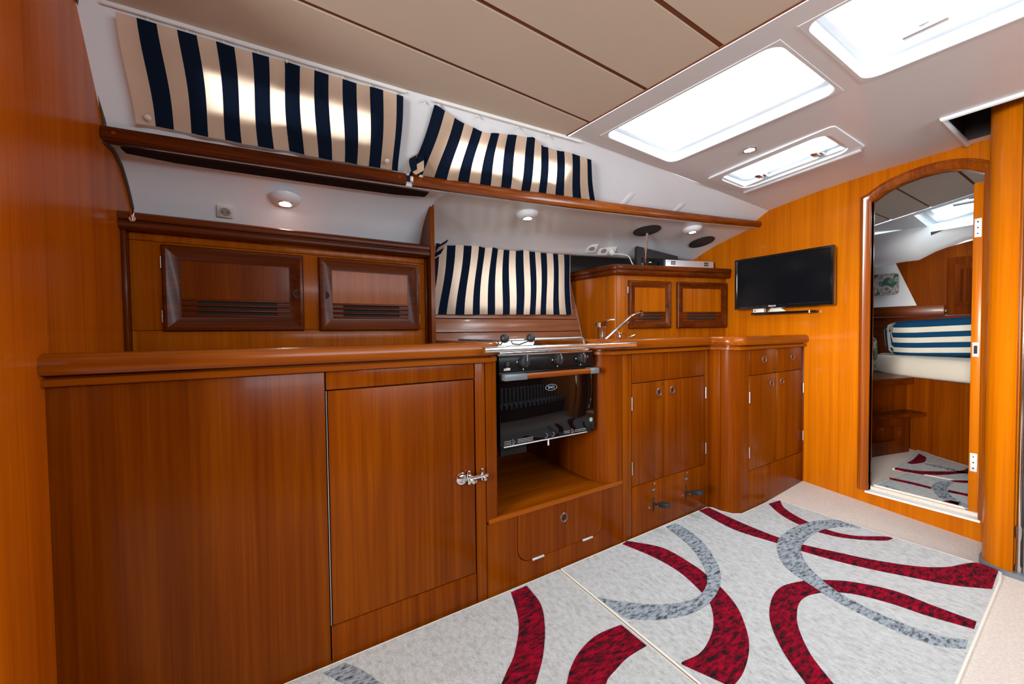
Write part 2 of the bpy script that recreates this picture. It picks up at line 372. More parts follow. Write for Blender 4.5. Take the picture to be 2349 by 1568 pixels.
# ceiling: deck slab above, beige panels below it with dark battens between
m = MB(); m.box(-2.8, 1.20, -1.75, 1.75, 2.02, 2.06)
ceiling = struct(m.build('ceiling', recess_m))
seams = [-1.75, -0.84, -0.58, -0.32, -0.06, 0.19, 0.444, 0.702, 0.967, 1.240, None]
for i in range(len(seams)-1):
    a, b = seams[i], seams[i+1]; m = MB()
    g = 0.0082
    xs = [-2.8, -1.6, -0.5, -0.33, 0.0, 0.41, 0.8]
    def row(x, dz):
        y1 = (b - g) if b is not None else yedge(x)
        return [(x, a + g, zceil(x) + dz), (x, y1, zceil(x) + dz)]
    def last(dz):
        y1 = (b - g) if b is not None else yedge(1.15)
        return [(xend(a + g) - 0.004, a + g, zceil(1.16) + dz), (xend(y1) - 0.004, y1, zceil(1.16) + dz)]
    top = [row(x, 0.02) for x in xs] + [last(0.02)]; bot = [row(x, 0) for x in xs] + [last(0)]
    rows = [[bb[0], bb[1], t[1], t[0]] for bb, t in zip(bot, top)]
    o = len(m.v); m.grid(rows, closed_u=True); m.f.append([o, o+1, o+2, o+3][::-1]); k = len(m.v); m.f.append([k-4, k-3, k-2, k-1])
    m.build('headlining_panel', panel_m, ceiling)
    if i == 0:
        e_ = MB(); e_.grid([[(xend(y)-0.012, y, zceil(1.16)+0.006), (xend(y)+0.012, y, zceil(1.16)+0.006), (xend(y)+0.012, y, zceil(1.16)+0.016), (xend(y)-0.012, y, zceil(1.16)+0.016)] for y in (-1.75, 0, 1.37)], closed_u=True); e_.build('batten', seam_m, ceiling)
        e_ = MB(); e_.tube([(xend(y)-0.004, y, zceil(1.16)+0.0005) for y in (-1.75, -0.5, 0, 0.5, 1.0, 1.37)], 0.0042, 6); e_.build('batten', seam_m, ceiling)
    if b is not None:
        s_ = MB(); s_.grid([[(x, b - g - 0.002, zceil(x) + 0.005), (x, b + g + 0.002, zceil(x) + 0.005), (x, b + g + 0.002, zceil(x) + 0.018), (x, b - g - 0.002, zceil(x) + 0.018)] for x in (-2.8, 0.0, xend(b) - 0.004)], closed_u=True)
        s_.build('batten', seam_m, ceiling)

# white deckhead moulding forward of the panels, with openings for the hatches and the mast recess
ZBY = [-1.75, 0.38, 0.80, 1.09, 1.33]; ZBZ = [1.872, 1.872, 1.857, 1.832, 1.795]
def deck(u, y):
    x0 = xend(y); x = lerp(x0, XB, u)
    return Vector((x, y, lerp(zceil(1.16) - 0.004, interp(ZBY, ZBZ, y), u)))
def U(x, y): return (x - xend(y))/(XB - xend(y))
H1 = (0.068, 0.350, 0.600, 1.272); H2 = (0.058, 0.353, -0.13, 0.530)
SH = (0.540, 0.705, 0.765, 1.225); VO = (0.725, 0.963, -0.25, 0.455)
us = sorted({0, 1, 0.45, 0.62, 0.85} | {h[0] for h in (H1, H2, SH, VO)} | {h[1] for h in (H1, H2, SH, VO)})
vs_ = sorted({-1.75, -0.9, 0.70, 0.9, 1.05} | {h[2] for h in (H1, H2, SH, VO)} | {h[3] for h in (H1, H2, SH, VO)})
m = MB()
def deckpt(u, j):
    if j < len(vs_): return deck(u, vs_[j])
    p = deck(u, vs_[-1]); x = p.x; return Vector((x, yedge(x), zedge(x)))
for i in range(len(us)-1):
    for j in range(len(vs_)):
        cu = (us[i] + us[i+1])/2; cv = (vs_[j] + (vs_[j+1] if j+1 < len(vs_) else 1.34))/2
        if any(h[0] < cu < h[1] and h[2] < cv < h[3] for h in (H1, H2, SH, VO)): continue
        m.add([deckpt(us[i], j), deckpt(us[i+1], j), deckpt(us[i+1], j+1), deckpt(us[i], j+1)], [(0, 1, 2, 3)])
deckhead = m.build('deckhead_moulding', liner_m, ceiling, fix=False)
bm = bmesh.new(); bm.from_mesh(deckhead.data); bmesh.ops.remove_doubles(bm, verts=bm.verts, dist=1e-4); bmesh.ops.recalc_face_normals(bm, faces=bm.faces); bm.to_mesh(deckhead.data); bm.free()
# mast recess: dark box above the opening
m = MB(); P = [deck(VO[0], VO[2]), deck(VO[1], VO[2]), deck(VO[1], VO[3]), deck(VO[0], VO[3])]
Q = [p + Vector((0, 0, 0.14)) for p in P]
m.grid([[p for p in P], [q for q in Q]], closed_u=True); m.f.append([4, 5, 6, 7])
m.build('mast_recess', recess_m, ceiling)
m = MB(); pts = [deck(VO[0], VO[2]), deck(VO[0], VO[3]), deck(VO[1] + 0.03, VO[3])]
m.tube([p + Vector((0, 0, -0.001)) for p in pts], 0.013, 8).build('recess_lip', liner_m, ceiling)

def hatch(name, label, H, handles):
    u0, u1, y0, y1 = H
    c = deck((u0+u1)/2, (y0+y1)/2)
    t = struct(thing(name, label, 'hatch', c)); del t['category']; del t['label']
    def ring(inset, dz, r=0.045, k=5):
        # rounded quadrilateral following the opening
        A = [deck(u0, y0), deck(u1, y0), deck(u1, y1), deck(u0, y1)]
        cen = sum(A, Vector())/4; out = []
        for i in range(4):
            p = A[i]; a = (A[i-1] - p).normalized(); b = (A[(i+1) % 4] - p).normalized()
            q = p + (a + b)*(inset + r)
            for s in range(k+1):
                ang = (math.pi/2)*s/k
                out.append(q - b*r*math.cos(ang)*1.0 - a*r*math.sin(ang)*1.0 + Vector((0, 0, dz)))
        return out
    def sq(inset, dz, k=5):
        A = [deck(u0, y0), deck(u1, y0), deck(u1, y1), deck(u0, y1)]; out = []
        for i in range(4):
            p = A[i]; a = (A[i-1] - p).normalized(); b = (A[(i+1) % 4] - p).normalized()
            for s in range(k+1): out.append(p + (a + b)*inset + Vector((0, 0, dz)))
        return out
    m = MB(); m.grid([sq(-0.012, 0.003), sq(-0.010, -0.0012), ring(0.0, -0.0012), ring(0.003, 0.002), ring(0.004, 0.042), ring(0.024, 0.045, 0.03)], closed_u=True)
    m.build('light_well', liner_m, t)
    m = MB(); m.grid([ring(0.012, 0.052, 0.03), ring(0.012, 0.044, 0.03), ring(0.024, 0.043, 0.03), ring(0.026, 0.052, 0.03)], closed_u=True)
    m.build('hatch_frame', white_m, t)
    m = MB(); R = ring(0.018, 0.054, 0.03); m.add(R, [list(range(len(R)))]); R2 = [p + Vector((0, 0, 0.008)) for p in R]; m.add(R2, [list(range(len(R)))])
    m.build('pane', pane_m, t, fix=False)
    for (hu, hy) in handles:
        q = deck(lerp(u0, u1, hu), lerp(y0, y1, hy)) + Vector((0, 0, 0.045))
        hm = MB(); hm.box(q.x-0.012, q.x+0.012, q.y-0.05, q.y+0.05, q.z-0.012, q.z+0.004, 0.004)
        hm.box(q.x-0.02, q.x+0.02, q.y-0.012, q.y+0.012, q.z, q.z+0.018, 0.003)
        hm.build('handle', alu_m, t)
    return t
hatch('window_1', 'x', H1, [])
hatch('window_2', 'x', H2, [(0.25, 0.55), (0.8, 0.75)])

# coach side with two window openings, and the underside of the side deck below it
def coach(x, s, off=0.0):
    a = Vector((x, yedge(x), zedge(x))); b = Vector((x, yrail(x) + 0.022, zrail(x) + 0.004))
    d = (b - a).normalized(); n = Vector((0, -d.z, d.y)); n = -n if n.y > 0 else n
    return a.lerp(b, s) + n*off
WIN = [(-0.20, 0.36, 0.28, 0.70), (0.64, 1.26, 0.36, 0.78)]
cx = sorted({-0.56, -0.46, -0.33, 0.05, 0.41, 0.52, 0.9, 1.2, 1.5, 1.8, 2.1, 2.4, 2.65, 2.84} | {w[0] for w in WIN} | {w[1] for w in WIN})
cs = [0, 0.10, 0.28, 0.36, 0.48, 0.70, 0.78, 0.9, 1.0]
m = MB()
for i in range(len(cx)-1):
    for j in range(len(cs)-1):
        mx_, ms_ = (cx[i]+cx[i+1])/2, (cs[j]+cs[j+1])/2
        if any(w[0] < mx_ < w[1] and w[2] < ms_ < w[3] for w in WIN): continue
        m.add([coach(cx[i], cs[j]), coach(cx[i+1], cs[j]), coach(cx[i+1], cs[j+1]), coach(cx[i], cs[j+1])], [(0, 1, 2, 3)])
wall_port = struct(m.build('wall_port', liner_m, fix=False))
bm = bmesh.new(); bm.from_mesh(wall_port.data); bmesh.ops.remove_doubles(bm, verts=bm.verts, dist=1e-4); bmesh.ops.recalc_face_normals(bm, faces=bm.faces); bm.to_mesh(wall_port.data); bm.free()
for i, w in enumerate(WIN):
    t = struct(thing('window_%d' % (i+3), 'x', 'window', coach((w[0]+w[1])/2, 0.5, -0.02))); del t['category']; del t['label']
    m = MB(); q = [coach(w[0], w[2], -0.012), coach(w[1], w[2], -0.012), coach(w[1], w[3], -0.012), coach(w[0], w[3], -0.012)]
    m.add(q, [(0, 1, 2, 3)]); m.build('pane', pane_m, t, fix=False)
    m = MB(); rr = []
    for d, o_ in ((0.0, -0.016), (0.0, 0.003), (0.018, 0.003), (0.018, -0.016)):
        xi, si = d, d*3.2
        rr.append([coach(w[0]+xi, w[2]+si, o_), coach(w[1]-xi, w[2]+si, o_), coach(w[1]-xi, w[3]-si, o_), coach(w[0]+xi, w[3]-si, o_)])
    m.grid(rr, closed_u=True, closed_v=True); m.build('window_frame', alu_m, t)

for x in (1.72, 2.12):
    m = MB(); rows = []
    for s_ in (0.66, 0.76, 0.88, 1.0):
        rows.append([coach(x-0.022, s_, 0.001), coach(x-0.016, s_, 0.004 if s_ > 0.7 else 0.001), coach(x+0.016, s_, 0.004 if s_ > 0.7 else 0.001), coach(x+0.022, s_, 0.001)])
    m.grid(rows); m.build('moulded_rib', liner_m, wall_port, 60, fix=False)
LS = {-0.56: [(0.0, 0), (1.80, 1.625), (1.88, 1.602), (1.95, 1.54), (2.01, 1.46), (2.05, 1.38), (2.07, 1.28)],
      0.665: [(0.0, 0), (1.75, 1.642), (1.83, 1.622), (1.92, 1.565), (1.98, 1.49), (2.02, 1.41), (2.04, 1.30)]}
RS = {0.665: [(0.0, 0), (1.76, 1.648), (1.92, 1.615), (2.05, 1.570), (2.13, 1.525), (2.165, 1.505), (2.22, 1.510)],
      1.90: [(0.0, 0), (1.63, 1.668), (1.80, 1.650), (1.95, 1.628), (2.05, 1.585), (2.11, 1.546), (2.17, 1.552)],
      2.50: [(0.0, 0), (1.52, 1.688), (1.66, 1.655), (1.78, 1.628), (1.90, 1.585), (1.98, 1.548), (2.04, 1.552)],
      2.84: [(0.0, 0), (1.46, 1.695), (1.60, 1.660), (1.70, 1.630), (1.80, 1.590), (1.88, 1.555), (1.95, 1.552)]}
def liner(D, x):
    ks = sorted(D); k0 = max([k for k in ks if k <= x] or [ks[0]]); k1 = min([k for k in ks if k >= x] or [ks[-1]])
    t = 0 if k0 == k1 else (x - k0)/(k1 - k0); out = [(yrail(x), zrailb(x))]
    for a, b in zip(D[k0][1:], D[k1][1:]): out.append((lerp(a[0], b[0], t), lerp(a[1], b[1], t)))
    return out
def liner_rows(D, xs):
    return [[(x, y, z) for y, z in catmull([(yrail(x), zrailb(x) + 0.02)] + liner(D, x), 4)] for x in xs]
m = MB(); m.grid(liner_rows(LS, [-0.56, -0.3, 0, 0.3, 0.5, 0.62, 0.665])); m.build('side_deck_liner', liner_m, wall_port, 60, fix=False)
m = MB(); m.grid(liner_rows(RS, [0.665, 0.72, 0.9, 1.2, 1.5, 1.9, 2.2, 2.5, 2.7, 2.84])); m.build('side_deck_liner', liner_m, wall_port, 60, fix=False)
def on_liner(D, x, y):
    L_ = liner(D, x)
    for a, b in zip(L_, L_[1:]):
        if a[0] <= y <= b[0]:
            t = (y - a[0])/(b[0]-a[0]); d = Vector((0, b[0]-a[0], b[1]-a[1])).normalized()
            n = Vector((0, d.z, -d.y)); return Vector((x, y, lerp(a[1], b[1], t))), n
    return Vector((x, y, L_[-1][1])), Vector((0, 0, -1))
# hull side behind everything
m = MB(); m.grid([[(x, 2.36, 0), (x, 2.40, 1.0), (x, 2.42, 1.15)] for x in (-0.5, 2.84)]); m.grid([[(x, 2.44, 1.50), (x, 2.46, 1.75), (x, 1.75, 1.80)] for x in (-0.5, 2.84)])
for x0, x1 in ((-0.5, 0.86), (1.76, 2.84)): m.grid([[(x, 2.42, 1.15), (x, 2.44, 1.50)] for x in (x0, x1)])
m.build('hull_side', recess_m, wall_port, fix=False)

# aft bulkhead on the left with its rounded end post
wl = MB(); wl.box(-0.475, -0.455, 1.27, 2.42, 0, 2.04); wall_left = struct(wl.build('wall_left', veneer_lit_left))
pst = arc(-0.515, 1.10, 0.075, 0, -90, 6)
poly = [(-0.440, 1.285)] + pst + [(-0.60, 1.025), (-0.60, 1.285)]
struct(MB().prism(poly, 0, 2.03, 'z').build('trim_1', veneer_lit_left))
m = MB(); m.tube([(-0.452, yedge(-0.45), 1.95), (-0.452, 1.60, 1.90), (-0.452, 1.735, 1.68), (-0.452, 1.722, 1.615), (-0.452, 1.80, 1.622), (-0.452, 1.88, 1.60), (-0.452, 1.95, 1.54), (-0.452, 2.01, 1.46), (-0.452, 2.05, 1.38)], 0.006, 6)
m.build('sealant_bead', seal_m, wall_left)

# forward bulkhead with arched doorway
ARCH = [(0.800, 1.700), (0.745, 1.738), (0.68, 1.762), (0.60, 1.775), (0.52, 1.772), (0.455, 1.752), (0.400, 1.715)]
m = MB()
m.prism([(0.80, -0.1), (2.42, -0.1), (2.42, 2.04), (0.80, 2.04)], XB, XB+0.03, 'x')
m.prism([(-1.75, -0.1), (0.40, -0.1), (0.40, 2.04), (-1.75, 2.04)], XB, XB+0.03, 'x')
m.prism([(0.40, 2.04), (0.80, 2.04)] + ARCH, XB, XB+0.03, 'x')
m.prism([(0.40, -0.1), (0.80, -0.1), (0.80, 0.072), (0.40, 0.072)], XB, XB+0.03, 'x')
wall_fwd = struct(m.build('wall_forward', veneer_lit_fwd))
d1 = struct(thing('door_1', 'x', 'door', (XB, 0.60, 0.08))); del d1['category']; del d1['label']
path = [(0.800, 0.083)] + catmull(ARCH, 3) + [(0.400, 0.083)]
rows = []
for i, p in enumerate(path):
    a = Vector(path[max(i-1, 0)]); b = Vector(path[min(i+1, len(path)-1)]); d = (b - a).normalized(); n = Vector((-d.y, d.x))
    if n.dot(Vector(p) - Vector((0.6, 1.0))) < 0: n = -n
    if i in (0, len(path)-1): n = Vector((1, 0)) if i == 0 else Vector((-1, 0))
    if i == 1: n = Vector((1, 0.75))
    if i == len(path)-2: n = Vector((-1, 0.75))
    rows.append([(X_, p[0] + n.x*o_, p[1] + n.y*o_) for o_, X_ in ((0.0, XB+0.045), (0.0, XB-0.008), (0.010, XB-0.018), (0.030, XB-0.024), (0.046, XB-0.014), (0.052, XB+0.002))])
m = MB(); m.grid(rows); m.build('door_frame', frame_m, d1, fix=True)
leaf = MB().box(2.885, 3.30, 0.408, 0.440, 0.092, 1.690, 0.002).build('door_leaf', veneer_lit_fwd, d1)
for z in (1.475, 0.34):
    m = MB(); m.box(2.882, 2.886, 0.412, 0.436, z-0.045, z+0.045, 0.002); m.build('hinge_plate', alu_m, leaf)
    for k in (-0.028, 0, 0.028): MB().lathe([(0.0035, 0), (0.0035, 0.0015)], (2.882, 0.424, z+k), (-1, 0, 0), 8).build('screw', dark_m, leaf)
m = MB(); m.box(2.882, 2.886, 0.413, 0.435, 0.855, 0.925, 0.002); m.build('latch_plate', alu_m, leaf)
MB().box(2.880, 2.883, 0.418, 0.430, 0.870, 0.910, 0.001).build('latch_recess', dark_m, leaf)
MB().box(XB-0.024, XB+0.06, 0.39, 0.81, 0.073, 0.083, 0.002).build('sill_strip', white_m, d1)

# starboard and aft sides behind the camera
m = MB(); m.box(-2.8, 2.84, -1.77, -1.75, 0, 1.55); m.box(-2.8, 0.08, -1.77, -1.75, 1.55, 2.05); m.box(2.72, 2.84, -1.77, -1.75, 1.55, 2.05); m.box(0.08, 2.72, -1.77, -1.75, 1.82, 2.05)
struct(m.build('wall_starboard', veneer))
m = MB(); m.box(-2.82, -2.80, -1.75, -0.65, 0, 2.05); m.box(-2.82, -2.80, 0.45, 2.4, 0, 2.05); m.box(-2.82, -2.80, -0.65, 0.45, 0, 0.85)
struct(m.build('wall_aft', veneer))
m = MB(); m.box(-2.8, -0.6, 1.80, 1.82, 0, 2.05); struct(m.build('wall_aft_cabin', veneer))

# mast post: rounded wooden casing with a slot holding chrome rods
t = thing('mast_post', 'rounded varnished wooden mast casing at the right picture edge', 'post', (2.58, 0.30, 0))
PY = -0.012
poly = [(a, b+PY) for a, b in arc(2.585, 0.285, 0.078, 90, 180, 10) + [(2.500, 0.273), (2.545, 0.273), (2.545, 0.265), (2.80, 0.265), (2.80, 0.363)]]
MB().prism(poly, 0, 1.99, 'z').build('casing', veneer_lit_fwd, t, 30)
MB().prism([(2.507, 0.06), (2.507, 0.211), (2.52, 0.214), (2.80, 0.214), (2.80, 0.06)], 0, 1.99, 'z').build('casing', veneer_lit_fwd, t)
MB().box(2.555, 2.57, 0.208, 0.263, 0, 1.99).build('slot_back', rubber_m, t)
for y, r in ((0.250, 0.0065), (0.230, 0.009)):
    MB().tube([(2.53, y, 0.0), (2.53, y, 1.98)], r, 12).build('rod', chrome_m, t)
MB().lathe([(0.010, 0), (0.010, 0.03), (0.007, 0.04), (0.007, 0.14), (0.0095, 0.15), (0.0095, 0.19), (0.0065, 0.2)], (2.53, 0.250, 0.0), (0, 0, 1), 8).build('turnbuckle', steel_m, t)
MB().prism([(a, b+PY) for a, b in arc(2.585, 0.285, 0.086, 90, 180, 10) + [(2.493, 0.05), (2.80, 0.05), (2.80, 0.371)]], -0.02, 0.012, 'z').build('foot_collar', grey_m, t)

# ================================================================== GALLEY LOWER CABINETS
YF = 1.265                                       # cabinet fronts
# --- left cabinet
t = thing('galley_cabinet', 'tall plain wooden galley cabinet with chrome latch left of the oven', 'cabinet', (0.1, 1.5, 0))
MB().box(-0.452, 0.650, YF+0.018, 1.90, 0.0, 0.885).build('carcass', carcass_m, t)
box('side_panel', veneer, t, -0.452, 0.1185, YF, YF+0.018, 0.0, 0.889)
box('top_rail', veneer, t, 0.1225, 0.609, YF, YF+0.018, 0.8335, 0.889)
door = box('door', veneer, t, 0.1265, 0.6065, YF, YF+0.018, 0.1185, 0.8295, 0.002)
MB().box(0.1212, 0.1235, YF+0.001, YF+0.01, 0.1185, 0.8295).build('piano_hinge', steel_m, t)
box('kick_panel', veneer, t, 0.1225, 0.609, YF, YF+0.018, 0.0, 0.1145)
box('stile', veneer, t, 0.6125, 0.6520, YF, YF+0.018, 0.0, 0.889)
MB().prism([(0.655, YF+0.10), (0.655, YF)] + arc(0.688, YF+0.020, 0.020, -90, 0, 6) + [(0.708, YF+0.10)], 0.29, 0.889, 'z').build('corner_post', veneer, t)
# slide latch
lz = 0.478
m = MB().lathe([(0.0, 0), (0.021, 0), (0.022, 0.003), (0.020, 0.006), (0.016, 0.0065), (0.0155, 0.005), (0.012, 0.0075), (0.0, 0.009)], (0.553, YF, lz), (0, -1, 0), 28); m.build('push_button', chrome_m, door)
m = MB(); m.box(0.573, 0.587, YF-0.012, YF, lz-0.026, lz+0.026, 0.005); m.lathe([(0.0105, 0), (0.0105, 0.004), (0.006, 0.006)], (0.580, YF-0.012, lz+0.002), (0, -1, 0), 16)
latch = m.build('latch', chrome_m, door)
m = MB(); m.box(0.578, 0.652, YF-0.021, YF-0.012, lz-0.006, lz+0.006, 0.002); m.tube([(0.578, YF-0.019, lz-0.006), (0.590, YF-0.026, lz-0.014), (0.602, YF-0.024, lz-0.012)], [0.005, 0.008, 0.004], 10); m.build('bolt_arm', chrome_m, latch)
m = MB(); m.box(0.628, 0.640, YF-0.010, YF, lz-0.022, lz+0.024, 0.004); m.box(0.631, 0.643, YF-0.026, YF-0.008, lz-0.018, lz-0.006, 0.003); m.build('keeper', chrome_m, t)

# --- oven niche with a drop flap below
t = thing('oven_niche', 'open wooden oven bay with a drop flap and orange shelf lip', 'cabinet', (1.0, 1.5, 0))
FX0, FX1, FZ = 0.787, 1.247, 0.088
def flap_pts(g):
    x0, x1, z0, r = FX0+g, FX1-g, FZ+g, 0.06
    return [(x1, 0.281)] + [(x1, z0+r)] + arc(x1-r, z0+r, r, 0, -90, 8)[1:] + arc(x0+r, z0+r, r, -90, -180, 8) + [(x0, 0.281)]
MB().prism([(0.6545, 0.0), (1.3705, 0.0), (1.3705, 0.281)] + flap_pts(-0.0012) + [(0.6545, 0.281)], YF, YF+0.018, 'y').build('base_panel', veneer, t)
flap = MB().prism(flap_pts(0.0012), YF-0.0005, YF+0.018, 'y').build('flap', veneer, t)
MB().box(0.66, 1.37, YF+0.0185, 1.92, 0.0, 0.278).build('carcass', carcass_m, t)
box('shelf_lip', rail_x, t, 0.662, 1.3700, YF-0.004, YF+0.014, 0.2815, 0.299, 0.004)
box('shelf', veneer_x, t, 0.709, 1.368, YF+0.0145, 1.94, 0.2815, 0.296)
box('side_wall', veneer, t, 0.690, 0.7085, YF+0.102, 1.94, 0.297, 0.889)
box('back_wall', veneer, t, 0.709, 1.25, 1.92, 1.94, 0.297, 0.889)
def ring_pull(x, y, z, parent, r=0.0175):
    m = MB(); prof = [(r+0.004, 0.0), (r+0.0045, 0.003), (r+0.002, 0.006), (r-0.002, 0.0065), (r-0.0045, 0.004), (r-0.005, 0.0005)]
    o = m.lathe(prof, (x, y, z), (0, -1, 0), 24).build('ring_pull', copper_m, parent)
    MB().lathe([(r-0.005, 0.0), (r-0.005, 0.0012)], (x, y, z), (0, -1, 0), 20).build('finger_hole', dark_m, o)
    return o
ring_pull(1.018, YF, 0.216, flap)
for x0, x1 in ((0.855, 0.913), (1.121, 1.180)): box('hinge', alu_m, flap, x0, x1, YF-0.005, YF+0.001, 0.083, 0.0915, 0.002)

# --- sink cabinet
t = thing('sink_cabinet', 'wooden sink cabinet with two ring-pull doors and foot pedals below', 'cabinet', (1.7, 1.5, 0))
MB().prism(arc(1.350, YF+0.100, 0.100, -90, -180, 12) + [(1.250, 1.92), (1.368, 1.92), (1.368, YF)], 0.297, 0.889, 'z').build('corner_post', veneer, t)
MB().box(1.372, 2.06, YF+0.018, 1.92, 0.0, 0.885).build('carcass', carcass_m, t)
box('stile', veneer, t, 1.3725, 1.4330, YF, YF+0.018, 0.0, 0.889)
box('false_front', veneer, t, 1.4370, 2.0245, YF, YF+0.018, 0.7495, 0.889)
dl = box('door', veneer, t, 1.4370, 1.6690, YF, YF+0.018, 0.2530, 0.7460, 0.002)
dr = box('door', veneer, t, 1.6725, 2.0245, YF, YF+0.018, 0.2530, 0.7460, 0.002)
kp = box('pump_panel', veneer, t, 1.4370, 2.0245, YF, YF+0.018, 0.0, 0.2495)
box('stile', veneer, t, 2.0280, 2.0600, YF, YF+0.018, 0.0, 0.889)
ring_pull(1.630, YF, 0.690, dl); ring_pull(1.735, YF, 0.692, dr)
for d_, x in ((dl, 1.4345), (dr, 2.0265)):
    for z in (0.652, 0.342): MB().tube([(x, YF-0.003, z-0.031), (x, YF-0.003, z+0.031)], 0.0030, 8).build('hinge', steel_m, d_)
m = MB(); m.tube([(1.66, YF-0.001, 0.724), (1.66, YF-0.001, 0.738)], 0.0012, 6); m.tube([(1.655, YF-0.001, 0.724), (1.66, YF-0.001, 0.730), (1.665, YF-0.001, 0.724)], 0.0012, 6); m.build('scratch_mark', dark_m, dl)
for px, name in ((1.588, 'a'), (1.852, 'b')):
    MB().box(px-0.005, px+0.005, YF-0.001, YF+0.002, 0.098, 0.168, 0.0005).build('pedal_slot', dark_m, kp)
    MB().box(px-0.013, px+0.017, YF-0.001, YF+0.002, 0.196, 0.212, 0.0005).build('label_plate', dark_m, kp)
    MB().box(px-0.010, px+0.014, YF-0.0018, YF, 0.206, 0.209, 0.0003).build('label_print', ink_m, kp)
    MB().box(px-0.010, px+0.014, YF-0.0018, YF, 0.200, 0.202, 0.0003).build('label_print', ink_m, kp)
    for sx, sz in ((0.010, 0.235), (-0.030, 0.122), (0.035, 0.116)):
        MB().lathe([(0.005, 0), (0.005, 0.001), (0.003, 0.0016)], (px+sx, YF, sz), (0, -1, 0), 12).build('screw', steel_m, kp)
    m = MB(Matrix.Translation((px, YF, 0.134)) @ Matrix.Rotation(math.radians(-14), 4, 'X')); m.box(-0.004, 0.004, -0.050, 0.012, -0.006, 0.006, 0.003); arm = m.build('pedal_arm', rubber_m, kp)
    m = MB(Matrix.Translation((px+0.003, YF-0.062, 0.151)) @ Matrix.Rotation(math.radians(-14), 4, 'X')); m.box(-0.016, 0.016, -0.027, 0.027, -0.012, 0.012, 0.006); m.build('pedal_pad', rubber_m, arm)

# --- corner cabinet against the bulkhead
YR = 1.12
t = thing('corner_cabinet', 'wooden cabinet with two drawers and two doors against the television bulkhead', 'cabinet', (2.45, 1.45, 0))
MB().box(2.10, 2.838, YR+0.030, 1.85, 0.035, 0.885).build('carcass', carcass_m, t)
box('filler_strip', veneer, t, 2.0625, 2.080, 1.205, YF+0.016, 0.0, 0.889)
MB().prism([(2.1955, YR)] + arc(2.142, YR+0.080, 0.080, -90, -180, 12) + [(2.0625, 1.2025), (2.10, 1.2025), (2.10, 1.30), (2.1955, 1.30)], 0.0, 0.889, 'z').build('corner_post', veneer, t)
wa = box('drawer', veneer, t, 2.1990, 2.4995, YR, YR+0.018, 0.7475, 0.889); wb = box('drawer', veneer, t, 2.5025, 2.8320, YR, YR+0.018, 0.7475, 0.889)
da = box('door', veneer, t, 2.1990, 2.5015, YR, YR+0.018, 0.2240, 0.7445, 0.002); db = box('door', veneer, t, 2.5045, 2.8320, YR, YR+0.018, 0.2240, 0.7445, 0.002)
box('kick_panel', veneer, t, 2.1990, 2.8320, YR, YR+0.018, 0.0, 0.2205)
box('end_stile', trim_z, t, 2.8330, 2.8395, YR-0.004, YR+0.03, 0.03, 0.889)
ring_pull(2.352, YR, 0.829, wa); ring_pull(2.688, YR, 0.829, wb); ring_pull(2.436, YR, 0.687, da); ring_pull(2.560, YR, 0.690, db)
for d_, x in ((da, 2.1972), (db, 2.8325)):
    for z in (0.628, 0.325): MB().tube([(x, YR-0.003, z-0.030), (x, YR-0.003, z+0.030)], 0.0030, 8).build('hinge', steel_m, d_)

# --- worktops with high fiddles
FID = [(0.0, 0.890), (0.016, 0.890), (0.0185, 0.893), (0.0185, 0.9040), (0.016, 0.9070), (-0.004, 0.9080), (-0.004, 0.9145), (0.024, 0.9160), (0.0285, 0.924), (0.0290, 0.940), (0.0250, 0.954), (0.014, 0.9620), (-0.003, 0.9640), (-0.016, 0.9600), (-0.022, 0.952), (-0.024, 0.930), (-0.024, 0.890)]
t = thing('worktop', 'left wooden galley worktop with a thick rounded front edge', 'worktop', (0.1, 1.55, 0.89))
path = [(-0.452, YF), (0.662, YF)] + arc(0.662, YF+0.035, 0.035, -90, 0, 6)[1:] + [(0.697, 1.88)]
MB().sweep(FID, path).build('fiddle_edge', rail_x, t)
MB().box(-0.452, 0.680, YF+0.02, 2.36, 0.892, 0.928).build('surface', veneer_x, t)
t = thing('worktop', 'right wooden galley worktop with stepped rounded edge, carrying the mixer tap', 'worktop', (1.9, 1.55, 0.89))
path = [(1.252, 1.90)] + arc(1.345, YF+0.093, 0.093, -180, -90, 10) + [(2.058, YF)] + [(2.066, 1.235), (2.066, 1.205)] + arc(2.141, YR+0.075, 0.075, -180, -90, 8)[1:] + [(2.838, YR)]
MB().sweep(FID, path).build('fiddle_edge', rail_x, t)
MB().prism([(1.262, 2.36), (1.262, 1.42), (1.38, YF+0.02), (2.06, YF+0.02), (2.10, 1.15), (2.838, 1.15), (2.838, 2.36)], 0.892, 0.928, 'z').build('surface', veneer_x, t)
